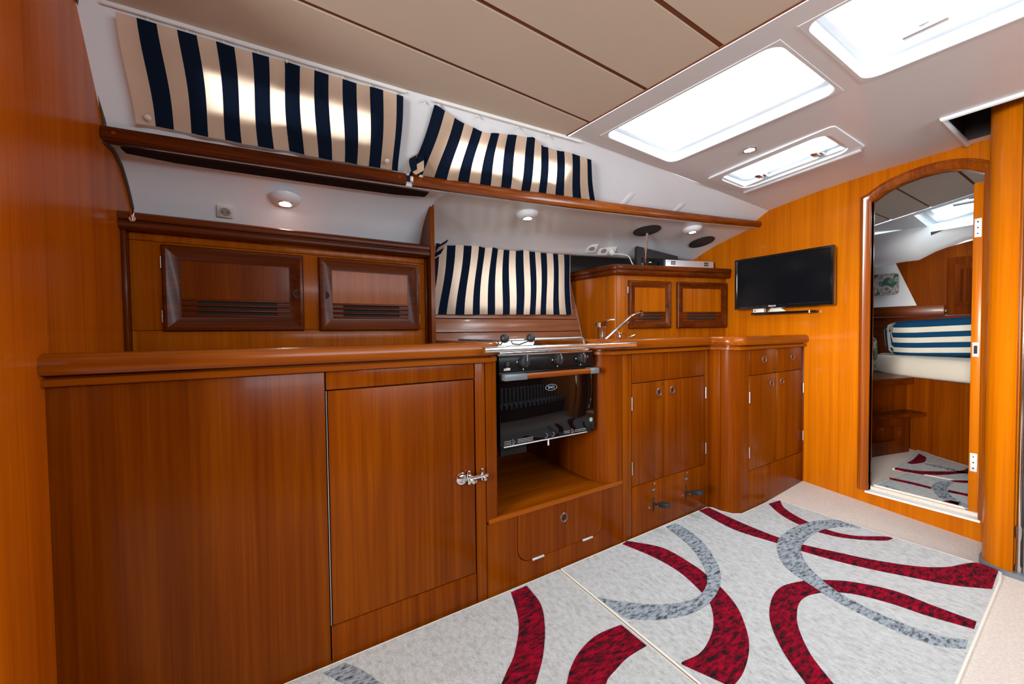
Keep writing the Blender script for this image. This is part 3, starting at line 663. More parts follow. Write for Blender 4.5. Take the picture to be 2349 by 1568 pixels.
# ================================================================== STOVE
t = thing('gimballed_stove', 'black gimballed stove with wooden oven handle, knobs and steel hob rail', 'stove', (0.985, 1.55, 0.54))
OX0, OX1, OY = 0.735, 1.228, 1.305
MB().box(OX0+0.006, OX1-0.006, OY+0.012, 1.78, 0.540, 0.898, 0.004).build('body', black_m, t)
MB().box(OX0, OX1, OY, OY+0.02, 0.842, 0.905, 0.004).build('control_panel', black_m, t)
od = MB().box(OX0, OX1, OY-0.004, OY+0.016, 0.548, 0.836, 0.004).build('oven_door', glassblk_m, t)
for x, r in ((0.848, 0.0235), (1.022, 0.0215), (1.152, 0.0215)):
    k = MB().lathe([(r, 0), (r, 0.004), (r*0.93, 0.016), (r*0.85, 0.021), (r*0.3, 0.023)], (x, OY, 0.880), (0, -1, 0), 24).build('knob', rubber_m, t)
    MB().box(x-0.004, x+0.004, OY-0.030, OY-0.020, 0.880-r*0.9, 0.880+r*0.9, 0.002).build('grip', rubber_m, k)
    MB().box(x-0.0015, x+0.0015, OY-0.031, OY-0.0295, 0.884, 0.880+r*0.85, 0.0003).build('pointer_mark', ink_m, k)
    for dx, dz in ((-r*1.25, 0.0), (0, -r*1.3), (r*0.9, r*0.95)): MB().box(x+dx-0.002, x+dx+0.002, OY-0.0008, OY+0.001, 0.880+dz-0.0025, 0.880+dz+0.0025).build('scale_mark', white_ink, t)
MB().lathe([(0.010, 0), (0.010, 0.006), (0.006, 0.009)], (0.772, OY, 0.872), (0, -1, 0), 16).build('igniter_button', rubber_m, t)
m = MB(); m.prism([(0.757, 0.8475), (0.786, 0.8485), (0.7865, 0.8575), (0.770, 0.860), (0.768, 0.857), (0.757, 0.857)], OY-0.0008, OY+0.001, 'y'); m.build('worn_patch', cream_m, t)
MB().lathe([(0.006, 0), (0.006, 0.002), (0.003, 0.005)], (1.192, OY, 0.884), (0, -1, 0), 14).build('red_lamp', led_m, t)
h = MB().tube([(0.842, OY-0.030, 0.8245), (1.175, OY-0.030, 0.8245)], 0.0125, 12).build('handle', rail_x, od)
for x0, x1 in ((OX0+0.002, 0.842), (1.175, OX1-0.002)): MB().box(x0, x1, OY-0.042, OY-0.003, 0.812, 0.837, 0.003).build('handle_end', grey_m, h)
m = MB(); m.tube([(0.985+0.030*math.cos(a*math.pi/16), OY-0.0045, 0.765+0.0125*math.sin(a*math.pi/16)) for a in range(33)], 0.0010, 6, caps=False); m.build('logo_oval', logo_m, od)
text_mesh('ENO', 0.0165, Matrix.Translation((0.985, OY-0.0045, 0.765)) @ Matrix.Rotation(math.pi/2, 4, 'X')).build('logo_letters', logo_m, od)
MB().box(OX0+0.014, OX1-0.045, OY-0.008, OY-0.002, 0.546, 0.550, 0.001).build('bottom_trim', alu_m, od)
for x in (0.792, 1.096):
    m = MB(); m.tube([(x, OY-0.0045, 0.552), (x+0.011, OY-0.0045, 0.563), (x, OY-0.0045, 0.575), (x, OY-0.0045, 0.552)], 0.0008, 5, caps=False); m.build('warning_triangle', ink_m, od)
for x0, x1, zs in ((0.752, 0.785, (0.556, 0.562, 0.569)), (0.815, 0.890, (0.557, 0.563, 0.569)), (1.052, 1.085, (0.560, 0.567)), (1.112, 1.178, (0.558, 0.565))):
    for z in zs: MB().box(x0, x1, OY-0.0046, OY-0.0035, z-0.0009, z+0.0009).build('small_print', ink_m, od)
for x in (0.955, 0.990):
    m = MB(); m.tube([(x+0.009*math.cos(a), OY-0.0045, 0.565+0.009*math.sin(a)) for a in [-2.2+0.35*i for i in range(12)]], 0.0007, 5); m.build('arrow_symbol', ink_m, od)
MB().lathe([(0.0095, 0), (0.0095, 0.001), (0.007, 0.0014)], (1.208, OY-0.004, 0.600), (0, -1, 0), 20).build('round_badge', green_m, od)
MB().box(0.970, 0.977, OY+0.002, OY+0.006, 0.518, 0.546, 0.001).build('hanging_tab', cream_m, t)
MB().box(OX0+0.02, 0.88, OY+0.03, OY+0.05, 0.500, 0.540, 0.002).build('gas_pipe_bracket', black_m, t)
# hob
MB().box(OX0, OX1, OY+0.004, 1.76, 0.905, 0.912, 0.002).build('hob_plate', steel_m, t)
MB().tube([(OX0+0.004, OY+0.004, 0.9175), (OX1-0.03, OY+0.004, 0.9175)], 0.0055, 10).build('front_bead', chrome_m, t)
m = MB(); rr = [(OX0+0.02, 1.735, 0.913), (OX0+0.02, 1.735, 0.965), (OX0+0.02, 1.355, 0.965), (OX0+0.022, 1.335, 0.965), (OX0+0.04, 1.33, 0.967), (OX1-0.05, 1.33, 0.971), (OX1-0.035, 1.332, 0.968), (OX1-0.030, 1.335, 0.955), (OX1-0.026, 1.330, 0.913)]
m.tube(rr, 0.0045, 8); m.build('fiddle_rail', steel_m, t)
m = MB(); rr = [(OX1-0.03, 1.735, 0.913), (OX1-0.03, 1.735, 0.965), (OX1-0.035, 1.34, 0.966)]; m.tube(rr, 0.0045, 8); m.build('fiddle_rail', steel_m, t)
for x in (0.86, 1.10):
    for y in (1.45, 1.63):
        m = MB(); m.lathe([(0.04, 0), (0.04, 0.008), (0.028, 0.012), (0.028, 0.018), (0.0, 0.019)], (x, y, 0.912), (0, 0, 1), 20); m.build('burner', black_m, t)
        m = MB()
        for a in range(4): m.tube([(x+0.02*math.cos(a*math.pi/2), y+0.02*math.sin(a*math.pi/2), 0.936), (x+0.07*math.cos(a*math.pi/2), y+0.07*math.sin(a*math.pi/2), 0.936), (x+0.07*math.cos(a*math.pi/2), y+0.07*math.sin(a*math.pi/2), 0.912)], 0.003, 6)
        m.build('pot_support', black_m, t)
m = MB(Matrix.Translation((0.905, 1.50, 0.948)) @ Matrix.Rotation(math.radians(58), 4, 'X')); m.box(-0.135, 0.125, -0.020, 0.020, -0.0015, 0.0015, 0.001); m.build('splash_plate', white_m, t)
for bx, by, ex in ((0.764, 1.308, -0.010), (0.888, 1.308, -0.07)):
    a = MB().tube([(bx, by, 0.970), (bx-0.006, by+0.008, 0.962), (bx+ex*0.6, by+0.022, 0.948), (bx+ex, by+0.030, 0.952), (bx+ex, 1.345, 0.962)], 0.0022, 6).build('pot_clamp', black_m, t)
    MB().lathe([(0.001, -0.0185), (0.008, -0.0165), (0.0145, -0.011), (0.0180, -0.003), (0.0180, 0.003), (0.0145, 0.011), (0.008, 0.0165), (0.001, 0.0185)], (bx, by, 0.975), (0.5, 0, 0.4), 20).build('ball_knob', rubber_m, a)
# grab bar in front of the stove
t = thing('grab_bar', 'long chrome safety bar across the front of the stove', 'bar', (1.0, 1.2, 0.93))
MB().tube([(0.615, 1.197, 0.938), (1.380, 1.197, 0.938)], 0.0118, 18).build('tube', chrome_m, t)
for x in (0.640, 1.352): MB().tube([(x, 1.20, 0.938), (x, 1.246, 0.938)], 0.008, 12).build('standoff', chrome_m, t)

# ================================================================== TAP AND SINK FITTINGS
t = thing('mixer_tap', 'chrome mixer tap with long raised spout beside the sink', 'tap', (1.575, 1.60, 0.928))
MB().lathe([(0.030, 0), (0.030, 0.006), (0.0235, 0.010), (0.0225, 0.085), (0.0245, 0.088), (0.0245, 0.096)], (1.565, 1.60, 0.928), (0, 0, 1), 24).build('body', chrome_m, t)
m = MB(); m.prism([(1.541, 1.026), (1.590, 1.026), (1.602, 1.052), (1.585, 1.060), (1.543, 1.046)], 1.578, 1.622, 'y'); hd = m.build('lever_head', chrome_m, t)
MB().tube([(1.595, 1.60, 1.056), (1.635, 1.60, 1.066), (1.668, 1.60, 1.069)], [0.006, 0.004, 0.006], 10).build('lever', chrome_m, hd)
sp = MB().tube(catmull([(1.585, 1.595, 0.945), (1.66, 1.59, 0.995), (1.775, 1.585, 1.072), (1.805, 1.583, 1.088), (1.84, 1.582, 1.098), (1.868, 1.581, 1.105)], 5), 0.0105, 14).build('spout', chrome_m, t)
MB().lathe([(0.013, -0.012), (0.014, 0.0), (0.0135, 0.014)], (1.874, 1.58, 1.104), (0.55, 0, -0.85), 16).build('aerator', chrome_m, sp)
t = thing('soap_pump', 'small chrome pump on the worktop right of the mixer tap', 'pump', (1.712, 1.60, 0.928))
MB().lathe([(0.016, 0), (0.016, 0.030), (0.011, 0.034), (0.008, 0.050), (0.014, 0.054), (0.014, 0.062), (0.004, 0.064)], (1.712, 1.60, 0.928), (0, 0, 1), 18).build('stem', chrome_m, t)
MB().tube([(1.712, 1.60, 0.986), (1.712, 1.565, 0.984)], 0.004, 8).build('nozzle', chrome_m, t)
t = thing('sink_lever', 'little slanted chrome lever on the worktop near the corner cabinet', 'lever', (1.80, 1.60, 0.928))
MB().lathe([(0.012, 0), (0.012, 0.03), (0.006, 0.032)], (1.785, 1.60, 0.928), (0, 0, 1), 16).build('base', chrome_m, t)
MB().tube([(1.785, 1.60, 0.958), (1.835, 1.60, 0.971), (1.842, 1.60, 0.977)], 0.0045, 10).build('arm', chrome_m, t)

# ================================================================== UPPER LOCKERS
def locker_door(parent, M, x0, x1, z0, z1, pull_right, fw=0.053, pm=None):
    """door in the local frame M: x along the front, -y towards the viewer"""
    def loop(ins, y): return [(x0+ins, y, z0+ins), (x1-ins, y, z0+ins), (x1-ins, y, z1-ins), (x0+ins, y, z1-ins)]
    m = MB(M); m.grid([loop(0, 0.0), loop(0, -0.014), loop(0.004, -0.019), loop(0.013, -0.021), loop(fw-0.006, -0.010), loop(fw, -0.0095), loop(fw, 0.0)], closed_u=True)
    d = m.build('door', trim_x, parent, 20)
    lz0 = z0 + fw; lz1 = lz0 + 0.068
    MB(M).box(x0+fw, x1-fw, -0.007, -0.001, lz1, z1-fw).build('door_panel', pm or veneer, d)
    MB(M).box(x0+fw, x1-fw, -0.003, -0.001, lz0, lz1).build('louvre_back', dark_m, d)
    w = (x1 - x0 - 2*fw)*0.13
    for a, b in ((x0+fw, x0+fw+w), (x1-fw-w, x1-fw)):
        MB(M).box(a, b, -0.0065, -0.002, lz0, lz1).build('louvre_cheek', trim_x, d)
    n = 4
    for k in range(n):
        zc = lz0 + 0.004 + k*(0.060/(n-1))
        MB(M).box(x0+fw, x1-fw, -0.011, -0.003, zc-0.0042, zc+0.0052, 0.003).build('slat', trim_x, d)
    px = x1 - fw*0.46 if pull_right else x0 + fw*0.46; pz = lerp(z0, z1, 0.485)
    MB(M).lathe([(0.0150, -0.002), (0.0150, 0.0172)], (px, 0, pz), (0, -1, 0), 20).build('finger_hole', dark_m, d)
    MB(M).lathe([(0.0172, 0.0), (0.0172, 0.0168), (0.0162, 0.0188), (0.0140, 0.0188), (0.0140, 0.016)], (px, 0, pz), (0, -1, 0), 20).build('hole_rim', trim_x, d)
    hx = x0 - 0.004 if pull_right else x1 + 0.004
    for z in (lerp(z0, z1, 0.17), lerp(z0, z1, 0.80)):
        MB(M).tube([(hx, -0.004, z-0.022), (hx, -0.004, z+0.022)], 0.0030, 8).build('hinge', steel_m, d)
    return d
FIDU = [(0.0, 0.0), (0.010, 0.0), (0.018, 0.006), (0.021, 0.016), (0.019, 0.024), (0.014, 0.027), (0.014, 0.029), (0.021, 0.032), (0.024, 0.042), (0.021, 0.054), (0.011, 0.060), (-0.004, 0.060), (-0.010, 0.054), (-0.012, 0.0)]
YL = 1.885
t = thing('upper_locker', 'long dark-trimmed upper locker with two wide louvred doors above the left worktop', 'locker', (0.1, 2.0, 0.928))
MB().box(-0.445, 0.648, YL+0.010, 2.03, 0.929, 1.375).build('carcass', carcass_m, t)
for z0, z1 in ((0.929, 1.0185), (1.0200, 1.3435), (1.3450, 1.378)): box('face_panel', veneer_lit_lockers, t, -0.440, 0.648, YL, YL+0.012, z0, z1, 0.001)
box('side_bead', trim_z, t, -0.4545, -0.4405, YL-0.030, YL+0.012, 0.929, 1.378, 0.004)
box('top_shelf', veneer_x, t, -0.4545, 0.652, YL-0.03, 2.06, 1.380, 1.395)
box('end_bead', trim_z, t, 0.640, 0.652, YL-0.012, YL+0.0, 0.929, 1.372, 0.003)
MB().sweep([(o_, 1.372+z) for o_, z in FIDU], [(-0.4545, YL-0.032), (0.6515, YL-0.032)]).build('fiddle_edge', trim_x, t)
ML = Matrix.Translation((0, YL, 0))
locker_door(t, ML, -0.352, 0.104, 1.017, 1.334, True)
locker_door(t, ML, 0.163, 0.606, 1.015, 1.334, False, pm=veneer_lit_lockers)
m = MB(); m.tube([(-0.415, YL-0.055, 1.402), (-0.415, YL-0.062, 1.415), (-0.415, YL-0.050, 1.438)], 0.006, 10); m.lathe([(0.009, 0), (0.009, 0.004)], (-0.415, YL-0.055, 1.405), (0, -1, 0), 14); m.build('catch', chrome_m, t)

t = thing('partition', 'narrow upright wooden partition between upper locker and stove recess', 'panel', (0.665, 1.95, 0.928))
MB().prism([(1.830, 0.929), (1.830, 1.600), (1.836, 1.630), (1.92, 1.612), (2.04, 1.568), (2.12, 1.525), (2.15, 1.49), (2.15, 0.929)], 0.655, 0.676, 'x').build('board', veneer, t)

t = thing('corner_locker', 'smaller upper locker with two louvred doors beside the television', 'locker', (2.4, 1.95, 0.928))
A = Vector((1.975, 1.843)); B = Vector((2.838, 1.612)); ang = math.atan2(B.y-A.y, B.x-A.x)
MR = Matrix.Translation((1.95, 1.85, 0)) @ Matrix.Rotation(ang, 4, 'Z')
poly = [(1.900, 2.30), (1.940, 1.905)] + catmull([(1.941, 1.895), (1.948, 1.868), (1.960, 1.852), (1.985, 1.842)], 3) + [(2.838, 1.613), (2.838, 2.30)]
MB().prism(poly, 0.929, 1.40, 'z').build('carcass', veneer_lit_lockers, t, 25)
MB().tube([(1.937, 1.930, 0.93), (1.937, 1.930, 1.375)], 0.0016, 6).build('post_seam', seam_m, t)
MB(MR).box(0.072, 0.0732, -0.0008, 0.004, 0.93, 1.375).build('post_seam', seam_m, t)
path = [(1.905, 2.30), (1.928, 1.900)] + catmull([(1.930, 1.885), (1.940, 1.850), (1.958, 1.832), (1.990, 1.822)], 3) + [(2.838, 1.593)]
MB().sweep([(o_, 1.374+z*1.15) for o_, z in FIDU], path).build('fiddle_edge', trim_x, t)
locker_door(t, MR, 0.092, 0.428, 1.015, 1.340, True, 0.046, veneer_lit_lockers)
d2 = locker_door(t, MR @ Matrix.Translation((0, -0.006, 0)), 0.478, 0.905, 1.015, 1.340, False, 0.046, veneer_lit_lockers)

# ================================================================== PLANKED HULL BEHIND THE STOVE
t = thing('plank_lining', 'reddish horizontal wooden planks lining the hull behind the stove', 'planking', (1.3, 2.15, 0.93))
sl = (2.285-2.130)/0.48; ph = 0.0850; pa = math.atan(sl)
for k in range(8):
    z0 = 0.915 + k*ph
    M = Matrix.Translation((0, 2.130 + (z0-0.95)*sl, z0)) @ Matrix.Rotation(-pa, 4, 'X')
    L_ = ph/math.cos(pa)
    if 3 <= k <= 5:      # hull window between the planks
        for n_, (a, b) in enumerate(((0.678, 0.93), (1.70, 1.899))):
            MB(M).box(a, b, -0.006, 0.010, 0.0015, L_-0.0025, 0.0035).build('plank', plank_m, t)
        if k == 2: pass
    else:
        MB(M).box(0.678, 1.899, -0.006, 0.010, 0.0015, L_-0.0025, 0.0035).build('plank', plank_m, t)
MB().tube([(1.893, 2.118, 0.93), (1.893, 2.118+0.50*sl, 1.43)], 0.006, 8).build('corner_bead', plank_m, t)
w5 = struct(thing('window_5', 'x', 'window', (1.3, 2.2, 1.2))); del w5['category']; del w5['label']
m = MB(); z0, z1 = 0.915+3*ph, 0.915+6*ph
yy = lambda z: 2.142 + (z-0.95)*sl
m.add([(0.92, yy(z0), z0), (1.71, yy(z0), z0), (1.71, yy(z1), z1), (0.92, yy(z1), z1)], [(0, 1, 2, 3)]); m.build('pane', pane_m, w5, fix=False)

# ================================================================== WOODEN RAILS UNDER THE WINDOWS
def rail(name, label, x0, x1, mat):
    xs = [lerp(x0, x1, i/16) for i in range(17)]; m = MB(); rows = []
    for x in xs:
        y = yrail(x); zt, zb = zrail(x), zrailb(x); h = zt - zb
        pr = [(-0.001, zb), (-0.014, zb+0.003), (-0.022, zb+0.25*h), (-0.022, zb+0.7*h), (-0.015, zt-0.003), (-0.004, zt), (0.020, zt+0.001), (0.024, zb+0.004)]
        rows.append([(x, y+o_, z) for o_, z in pr])
    k = len(rows[0]); m.grid(rows, closed_u=True); m.f.append(list(range(k))); m.f.append(list(range(len(m.v)-k, len(m.v)))[::-1])
    o = m.build(name, mat); tag(o, label, 'rail', 'wooden rails under the windows')
    for x in (x0+0.03, x1-0.03):
        MB().lathe([(0.006, 0), (0.006, 0.0008)], (x, yrail(x)-0.022, zrail(x)-0.024), (0, -1, 0), 12).build('screw_plug', rail_x, o)
    return o
rail('wooden_rail', 'dark wooden rail under the long left striped curtain', -0.452, 0.492, trim_x)
rail('wooden_rail', 'lighter wooden rail running from mid-galley to the forward bulkhead', 0.520, 2.838, wood('middle_rail_wood', (0.10, 0.016, 0.001), (0.19, 0.038, 0.002), (0.28, 0.070, 0.005), 'x', 0.22, 0.1, spec=0.35))
slot_m = plain('near_black_wood', (0.022, 0.008, 0.004), 0.85, spec=0.1, var=0.2)
m = MB(); rows = []
for i in range(9):
    x = lerp(-0.42, 0.605, i/8); y = yrail(x) + 0.058
    p, n = on_liner(LS, x, y); p = p + n*0.0006
    w = 0.040 if 0 < i < 8 else 0.028
    p0, _ = on_liner(LS, x, y - w); p1, _ = on_liner(LS, x, y + w)
    rows.append([p0 + Vector((0, 0, -0.006)), p1 + Vector((0, 0, -0.006)), p1 + Vector((0, 0, -0.001)), p0 + Vector((0, 0, -0.001))])
m.grid(rows, closed_u=True); k = len(m.v); m.f.append([0, 1, 2, 3]); m.f.append([k-1, k-2, k-3, k-4])
tag(m.build('dark_slot_strip', slot_m), 'long dark strip set into the deck liner below the left rail', 'strip')

# ================================================================== CURTAINS
def curtain(name, label, topf, botf, x0t, x1t, x0b, x1b, nper, phase, wave=0.006, nx=72, nz=12, seed=1, mat=curtain_m):
    rnd = random.Random(seed); ph = [rnd.uniform(0, 6.28) for _ in range(8)]
    rows = []; uvs = []
    for j in range(nz+1):
        s = j/nz; row = []
        for i in range(nx+1):
            u = i/nx
            a = topf(lerp(x0t, x1t, u)); b = botf(lerp(x0b, x1b, u))
            p = a.lerp(b, s)
            d = Vector((0, -(b-a).z, (b-a).y)).normalized()
            d = -d if d.y > 0 else d
            off = wave*(math.sin(u*17 + ph[0] + s*0.8) + 0.7*math.sin(u*29 + ph[1] - s*1.3) + 0.5*math.sin(u*53 + ph[2]))
            p = p + d*off + Vector((0.006*math.sin(s*4.5 + ph[3] + u*9)*wave/0.006, 0, 0))
            row.append(p); uvs.append((u*nper + phase, s))
        rows.append(row)
    m = MB(); m.grid(rows, uvs=uvs)
    o = m.build(name, mat, None, 80, fix=False); tag(o, label, 'curtain', 'striped cabin curtains')
    return o
c1 = curtain('striped_curtain', 'long navy and cream striped curtain over the left cabin window', lambda x: coach(x, 0.055, 0.022), lambda x: coach(x, 0.89 + 0.05*(x+0.37), 0.024), -0.365, 0.425, -0.372, 0.462, 8.75, 0.502, 0.004, seed=3)
def sag(x): return interp([0.56, 0.64, 0.74, 0.88, 0.98, 1.05, 1.17, 1.30], [0.055, 0.14, 0.195, 0.16, 0.09, 0.19, 0.19, 0.17], x)
c2 = curtain('striped_curtain', 'shorter sagging navy and cream striped curtain nearest the skylight', lambda x: coach(x, sag(x), 0.026), lambda x: coach(x, 0.985, 0.022), 0.545, 1.300, 0.515, 1.520, 9.3, 0.0, 0.005, seed=5)
yy2 = lambda z: 2.118 + (z-0.95)*sl
c3 = curtain('striped_curtain', 'navy and cream striped curtain hanging on the planks behind the stove', lambda x: Vector((x, min(yy2(1.52), 2.17) - 0.035, 1.515 + 0.04*(x-0.8))), lambda x: Vector((x, yy2(1.10) - 0.012, 1.108 + 0.012*(x-0.8))), 0.800, 1.785, 0.740, 1.825, 10.3, 0.25, 0.007, seed=9)
for c, pts in ((c1, [coach(-0.335, 0.815, 0.036), coach(0.405, 0.80, 0.036)]), (c2, [coach(0.555, 0.93, 0.036)])):
    for p in pts: MB().lathe([(0.009, 0), (0.009, 0.002), (0.006, 0.0035), (0.001, 0.004)], p, (0, -0.75, -0.65), 18).build('snap_button', cream_m, c)
def curtain_rail(label, x0, x1, s0, gl):
    t = thing('curtain_rail', label, 'rail', coach((x0+x1)/2, s0, 0.012), 'white curtain tracks')
    m = MB(); m.tube([coach(lerp(x0, x1, i/10), s0, 0.006) for i in range(11)], 0.0035, 6); m.build('track', white_m, t)
    for x in gl:
        p = coach(x, s0+0.03, 0.012)
        MB().box(p.x-0.003, p.x+0.003, p.y-0.003, p.y+0.003, p.z-0.006, p.z+0.005, 0.001).build('glider', cream_m, t)
curtain_rail('white curtain track above the long left curtain', -0.40, 0.435, 0.022, [-0.30, -0.21, -0.12, -0.03, 0.05, 0.14, 0.22, 0.31, 0.40])
curtain_rail('white curtain track above the sagging middle curtain', 0.535, 1.22, 0.022, [0.50, 0.56, 0.72, 0.90, 1.05])
# fabric tie-backs
def tieback(label, pts, w, mat, seed):
    rows = []; uvs = []
    for i, p in enumerate(catmull(pts, 5)):
        p = Vector(p); t_ = i/(5*(len(pts)-1))
        wv = Vector((w*0.8, -w*0.3, w*0.55)); rows.append([p - wv*0.5, p + wv*0.5, p + wv*0.5 + Vector((0.002, -0.004, 0)), p - wv*0.5 + Vector((0.002, -0.004, 0))]); uvs += [(t_*1.6+0.1, 0)]*4
    m = MB(); m.grid(rows, closed_u=True, uvs=uvs); return tag(m.build('curtain_tie', mat, None, 60), label, 'tie')
q = coach(0.515, 0.80, 0.03)
tieback('folded striped fabric tie on the white pillar between the upper curtains', [q+Vector((0.035, -0.02, 0.052)), q+Vector((0.020, -0.025, 0.02)), q+Vector((0.020, -0.02, -0.035)), q+Vector((0.0, -0.01, -0.02)), q+Vector((-0.008, -0.006, 0.02)), q+Vector((0.004, -0.004, 0.045))], 0.030, curtain_m, 1)
tieback('striped fabric tie at the top corner of the curtain behind the stove', [(0.80, 2.02, 1.500), (0.785, 2.015, 1.475), (0.765, 2.01, 1.440), (0.745, 2.01, 1.405)], 0.05, curtain_m, 2)
# ================================================================== DOWNLIGHTS, SOCKETS, SPEAKERS
def downlight(label, p, n, dome, power):
    t = thing('downlight', label, 'light', p, 'ceiling downlights'); n = Vector(n).normalized()
    if dome: MB().lathe([(0.062, -0.004), (0.060, 0.004), (0.050, 0.016), (0.036, 0.024), (0.030, 0.025), (0.029, 0.020)], p, n, 30).build('housing', liner_m, t)
    h = 0.024 if dome else 0.002
    MB().lathe([(0.028, h-0.006), (0.030, h), (0.028, h+0.003), (0.023, h+0.002), (0.022, h-0.003)], p, n, 26).build('ring', chrome_m, t)
    MB().lathe([(0.001, h-0.001), (0.021, h-0.001), (0.021, h), (0.001, h+0.001)], p, n, 22).build('lens', lamp_m, t)
    d = bpy.data.lights.new('lamp', 'SPOT'); d.energy = power; d.spot_size = math.radians(120); d.spot_blend = 0.6; d.shadow_soft_size = 0.02; d.color = (1, 0.96, 0.9)
    o = bpy.data.objects.new('lamp', d); COL.objects.link(o); o.location = Vector(p) + n*(h+0.008); o.rotation_euler = n.to_track_quat('-Z', 'Y').to_euler(); attach(o, t)
p, n = on_liner(LS, 0.045, 1.905); downlight('lit downlight in a white dome above the left locker', p, (0, -0.15, -1), True, 2.2)
p, n = on_liner(RS, 1.19, 1.775); downlight('lit downlight above the stove under the middle rail', p, (0, -0.1, -1), True, 2.2)
p, n = on_liner(RS, 2.385, 1.585); downlight('lit downlight close to the television corner', p, (0, -0.1, -1), True, 1.6)
p = deck(U(1.955, 1.0), 1.0); downlight('lit downlight between main skylight and small hatch', p, (0, 0, -1), False, 1.5)

def socket_plate(t, M, cx, w, hgt, outlets, mat):
    m = MB(M); m.box(cx-w/2, cx+w/2, -hgt/2, hgt/2, -0.002, 0.009, 0.006); pl = m.build('plate', mat, t)
    for ox in outlets:
        MB(M).lathe([(0.0245, 0.0092), (0.0245, 0.011), (0.0225, 0.0115), (0.021, 0.0095)], (ox, 0, 0), (0, 0, 1), 24).build('rim', mat, pl)
        MB(M).lathe([(0.001, 0.0093), (0.021, 0.0093), (0.021, 0.0096), (0.001, 0.0096)], (ox, 0, 0), (0, 0, 1), 24).build('dish', ink_m, pl)
        for dx in (-0.0095, 0.0095): MB(M).lathe([(0.0030, 0.0097), (0.0030, 0.0100)], (ox+dx, 0, 0), (0, 0, 1), 10).build('pin_hole', dark_m, pl)
def surf_frame(p, n, up=(0, 0, 1)):
    n = Vector(n).normalized(); up = Vector(up); x = up.cross(n).normalized(); y = n.cross(x)
    M = Matrix((x, y, n)).transposed().to_4x4(); return Matrix.Translation(p) @ M
p, n = on_liner(LS, -0.168, 1.972)
t = thing('wall_socket', 'small single socket on the white liner above the left locker', 'socket', p)
socket_plate(t, surf_frame(p, n + Vector((0.05, 0, 0))) @ Matrix.Scale(0.86, 4), 0, 0.064, 0.060, [0], cream_m)
p, n = on_liner(RS, 1.915, 2.045); nn = n + Vector((-0.30, -0.25, 0))
t = thing('wall_socket', 'single white socket left of the plugged double socket', 'socket', p)
socket_plate(t, surf_frame(p, nn), 0, 0.078, 0.078, [0], white_m)
p2, n2 = on_liner(RS, 2.045, 2.025); nn2 = n2 + Vector((-0.30, -0.25, 0)); MS = surf_frame(p2, nn2)
t = thing('double_socket', 'double white socket with one plug above the corner locker', 'socket', p2)
socket_plate(t, MS, 0, 0.128, 0.078, [-0.028, 0.030], white_m)
t = thing('power_plug', 'round white plug with its cable in the double socket', 'plug', MS @ Vector((0.03, 0, 0.01)))
MB(MS).lathe([(0.019, 0.0105), (0.0195, 0.030), (0.017, 0.038), (0.008, 0.042)], (0.030, 0, 0), (0, 0, 1), 20).build('plug_body', white_m, t)
q0 = MS @ Vector((0.030, 0, 0.040))
MB().tube(catmull([q0, q0+Vector((0.05, -0.05, -0.008)), (2.13, 1.90, 1.52), (2.15, 1.88, 1.463), (2.20, 1.88, 1.450), (2.26, 1.87, 1.452)], 6), 0.0036, 8).build('cable', cable_m, t)
for (x, y, lab) in ((2.095, 1.715, 'black round speaker above the chrome rod on the deck liner'), (2.665, 1.695, 'black round speaker nearest the television')):
    p, n = on_liner(RS, x, y); t = thing('round_speaker', lab, 'speaker', p, 'round liner speakers')
    MB().lathe([(0.088, -0.004), (0.088, 0.003), (0.084, 0.006), (0.078, 0.006)], p, n, 32).build('rim', rubber_m, t)
    MB().lathe([(0.001, 0.002), (0.079, 0.002), (0.079, 0.006), (0.04, 0.009), (0.001, 0.010)], p, n, 32).build('grille', grille_m, t)
t = thing('chrome_rod', 'slanted chrome rod from corner locker top to the speaker', 'rod', (2.2, 1.83, 1.44))
MB().tube([(2.200, 1.830, 1.402), (2.118, 1.732, 1.648)], 0.0085, 14).build('tube', chrome_m, t)
MB().lathe([(0.014, 0), (0.014, 0.012)], (2.200, 1.830, 1.401), (0, 0, 1), 16).build('foot', chrome_m, t)

# equipment on the corner locker
t = thing('amplifier', 'slim silver electronics box on top of the corner locker', 'electronics', (2.58, 1.78, 1.40))
MA = Matrix.Translation((2.372, 1.797, 0)) @ Matrix.Rotation(ang, 4, 'Z')
MB(MA).box(0.0, 0.445, 0.0, 0.18, 1.4265, 1.506, 0.004).build('case', rubber_m, t)
MB(MA).box(0.014, 0.436, -0.004, 0.002, 1.428, 1.505, 0.002).build('front', alu_m, t)
for gx in (0.060, 0.350):
    for i in range(3):
        for j in range(2): MB(MA).box(gx+i*0.013, gx+i*0.013+0.010, -0.0052, -0.003, 1.470+j*0.015, 1.482+j*0.015, 0.001).build('badge', dark_m, t)
for a in (0.03, 0.41): MB(MA).box(a, a+0.02, 0.03, 0.15, 1.4005, 1.4265).build('foot', rubber_m, t)
p0 = MA @ Vector((0.445, 0.06, 1.475))
MB().tube(catmull([p0, p0+Vector((0.020, -0.01, 0.020)), p0+Vector((0.040, -0.03, 0.015)), p0+Vector((0.040, -0.05, -0.02)), p0+Vector((0.020, -0.055, -0.05))], 6), 0.0038, 8).build('cable', cable_m, t)
t = thing('black_case', 'flat black case leaning behind the silver electronics box', 'case', (2.35, 1.98, 1.40))
MK = Matrix.Translation((2.205, 1.875, 1.4015)) @ Matrix.Rotation(ang, 4, 'Z') @ Matrix.Rotation(math.radians(-8), 4, 'X')
m = MB(MK); m.prism([(-0.02, 0.0), (0.33, 0.0), (0.345, 0.145), (0.005, 0.205)], 0.0, 0.03, 'y'); m.build('shell', rubber_m, t)
MB(MK).box(0.03, 0.28, -0.002, 0.0, 0.02, 0.12, 0.001).build('cover', gloss_m, t)
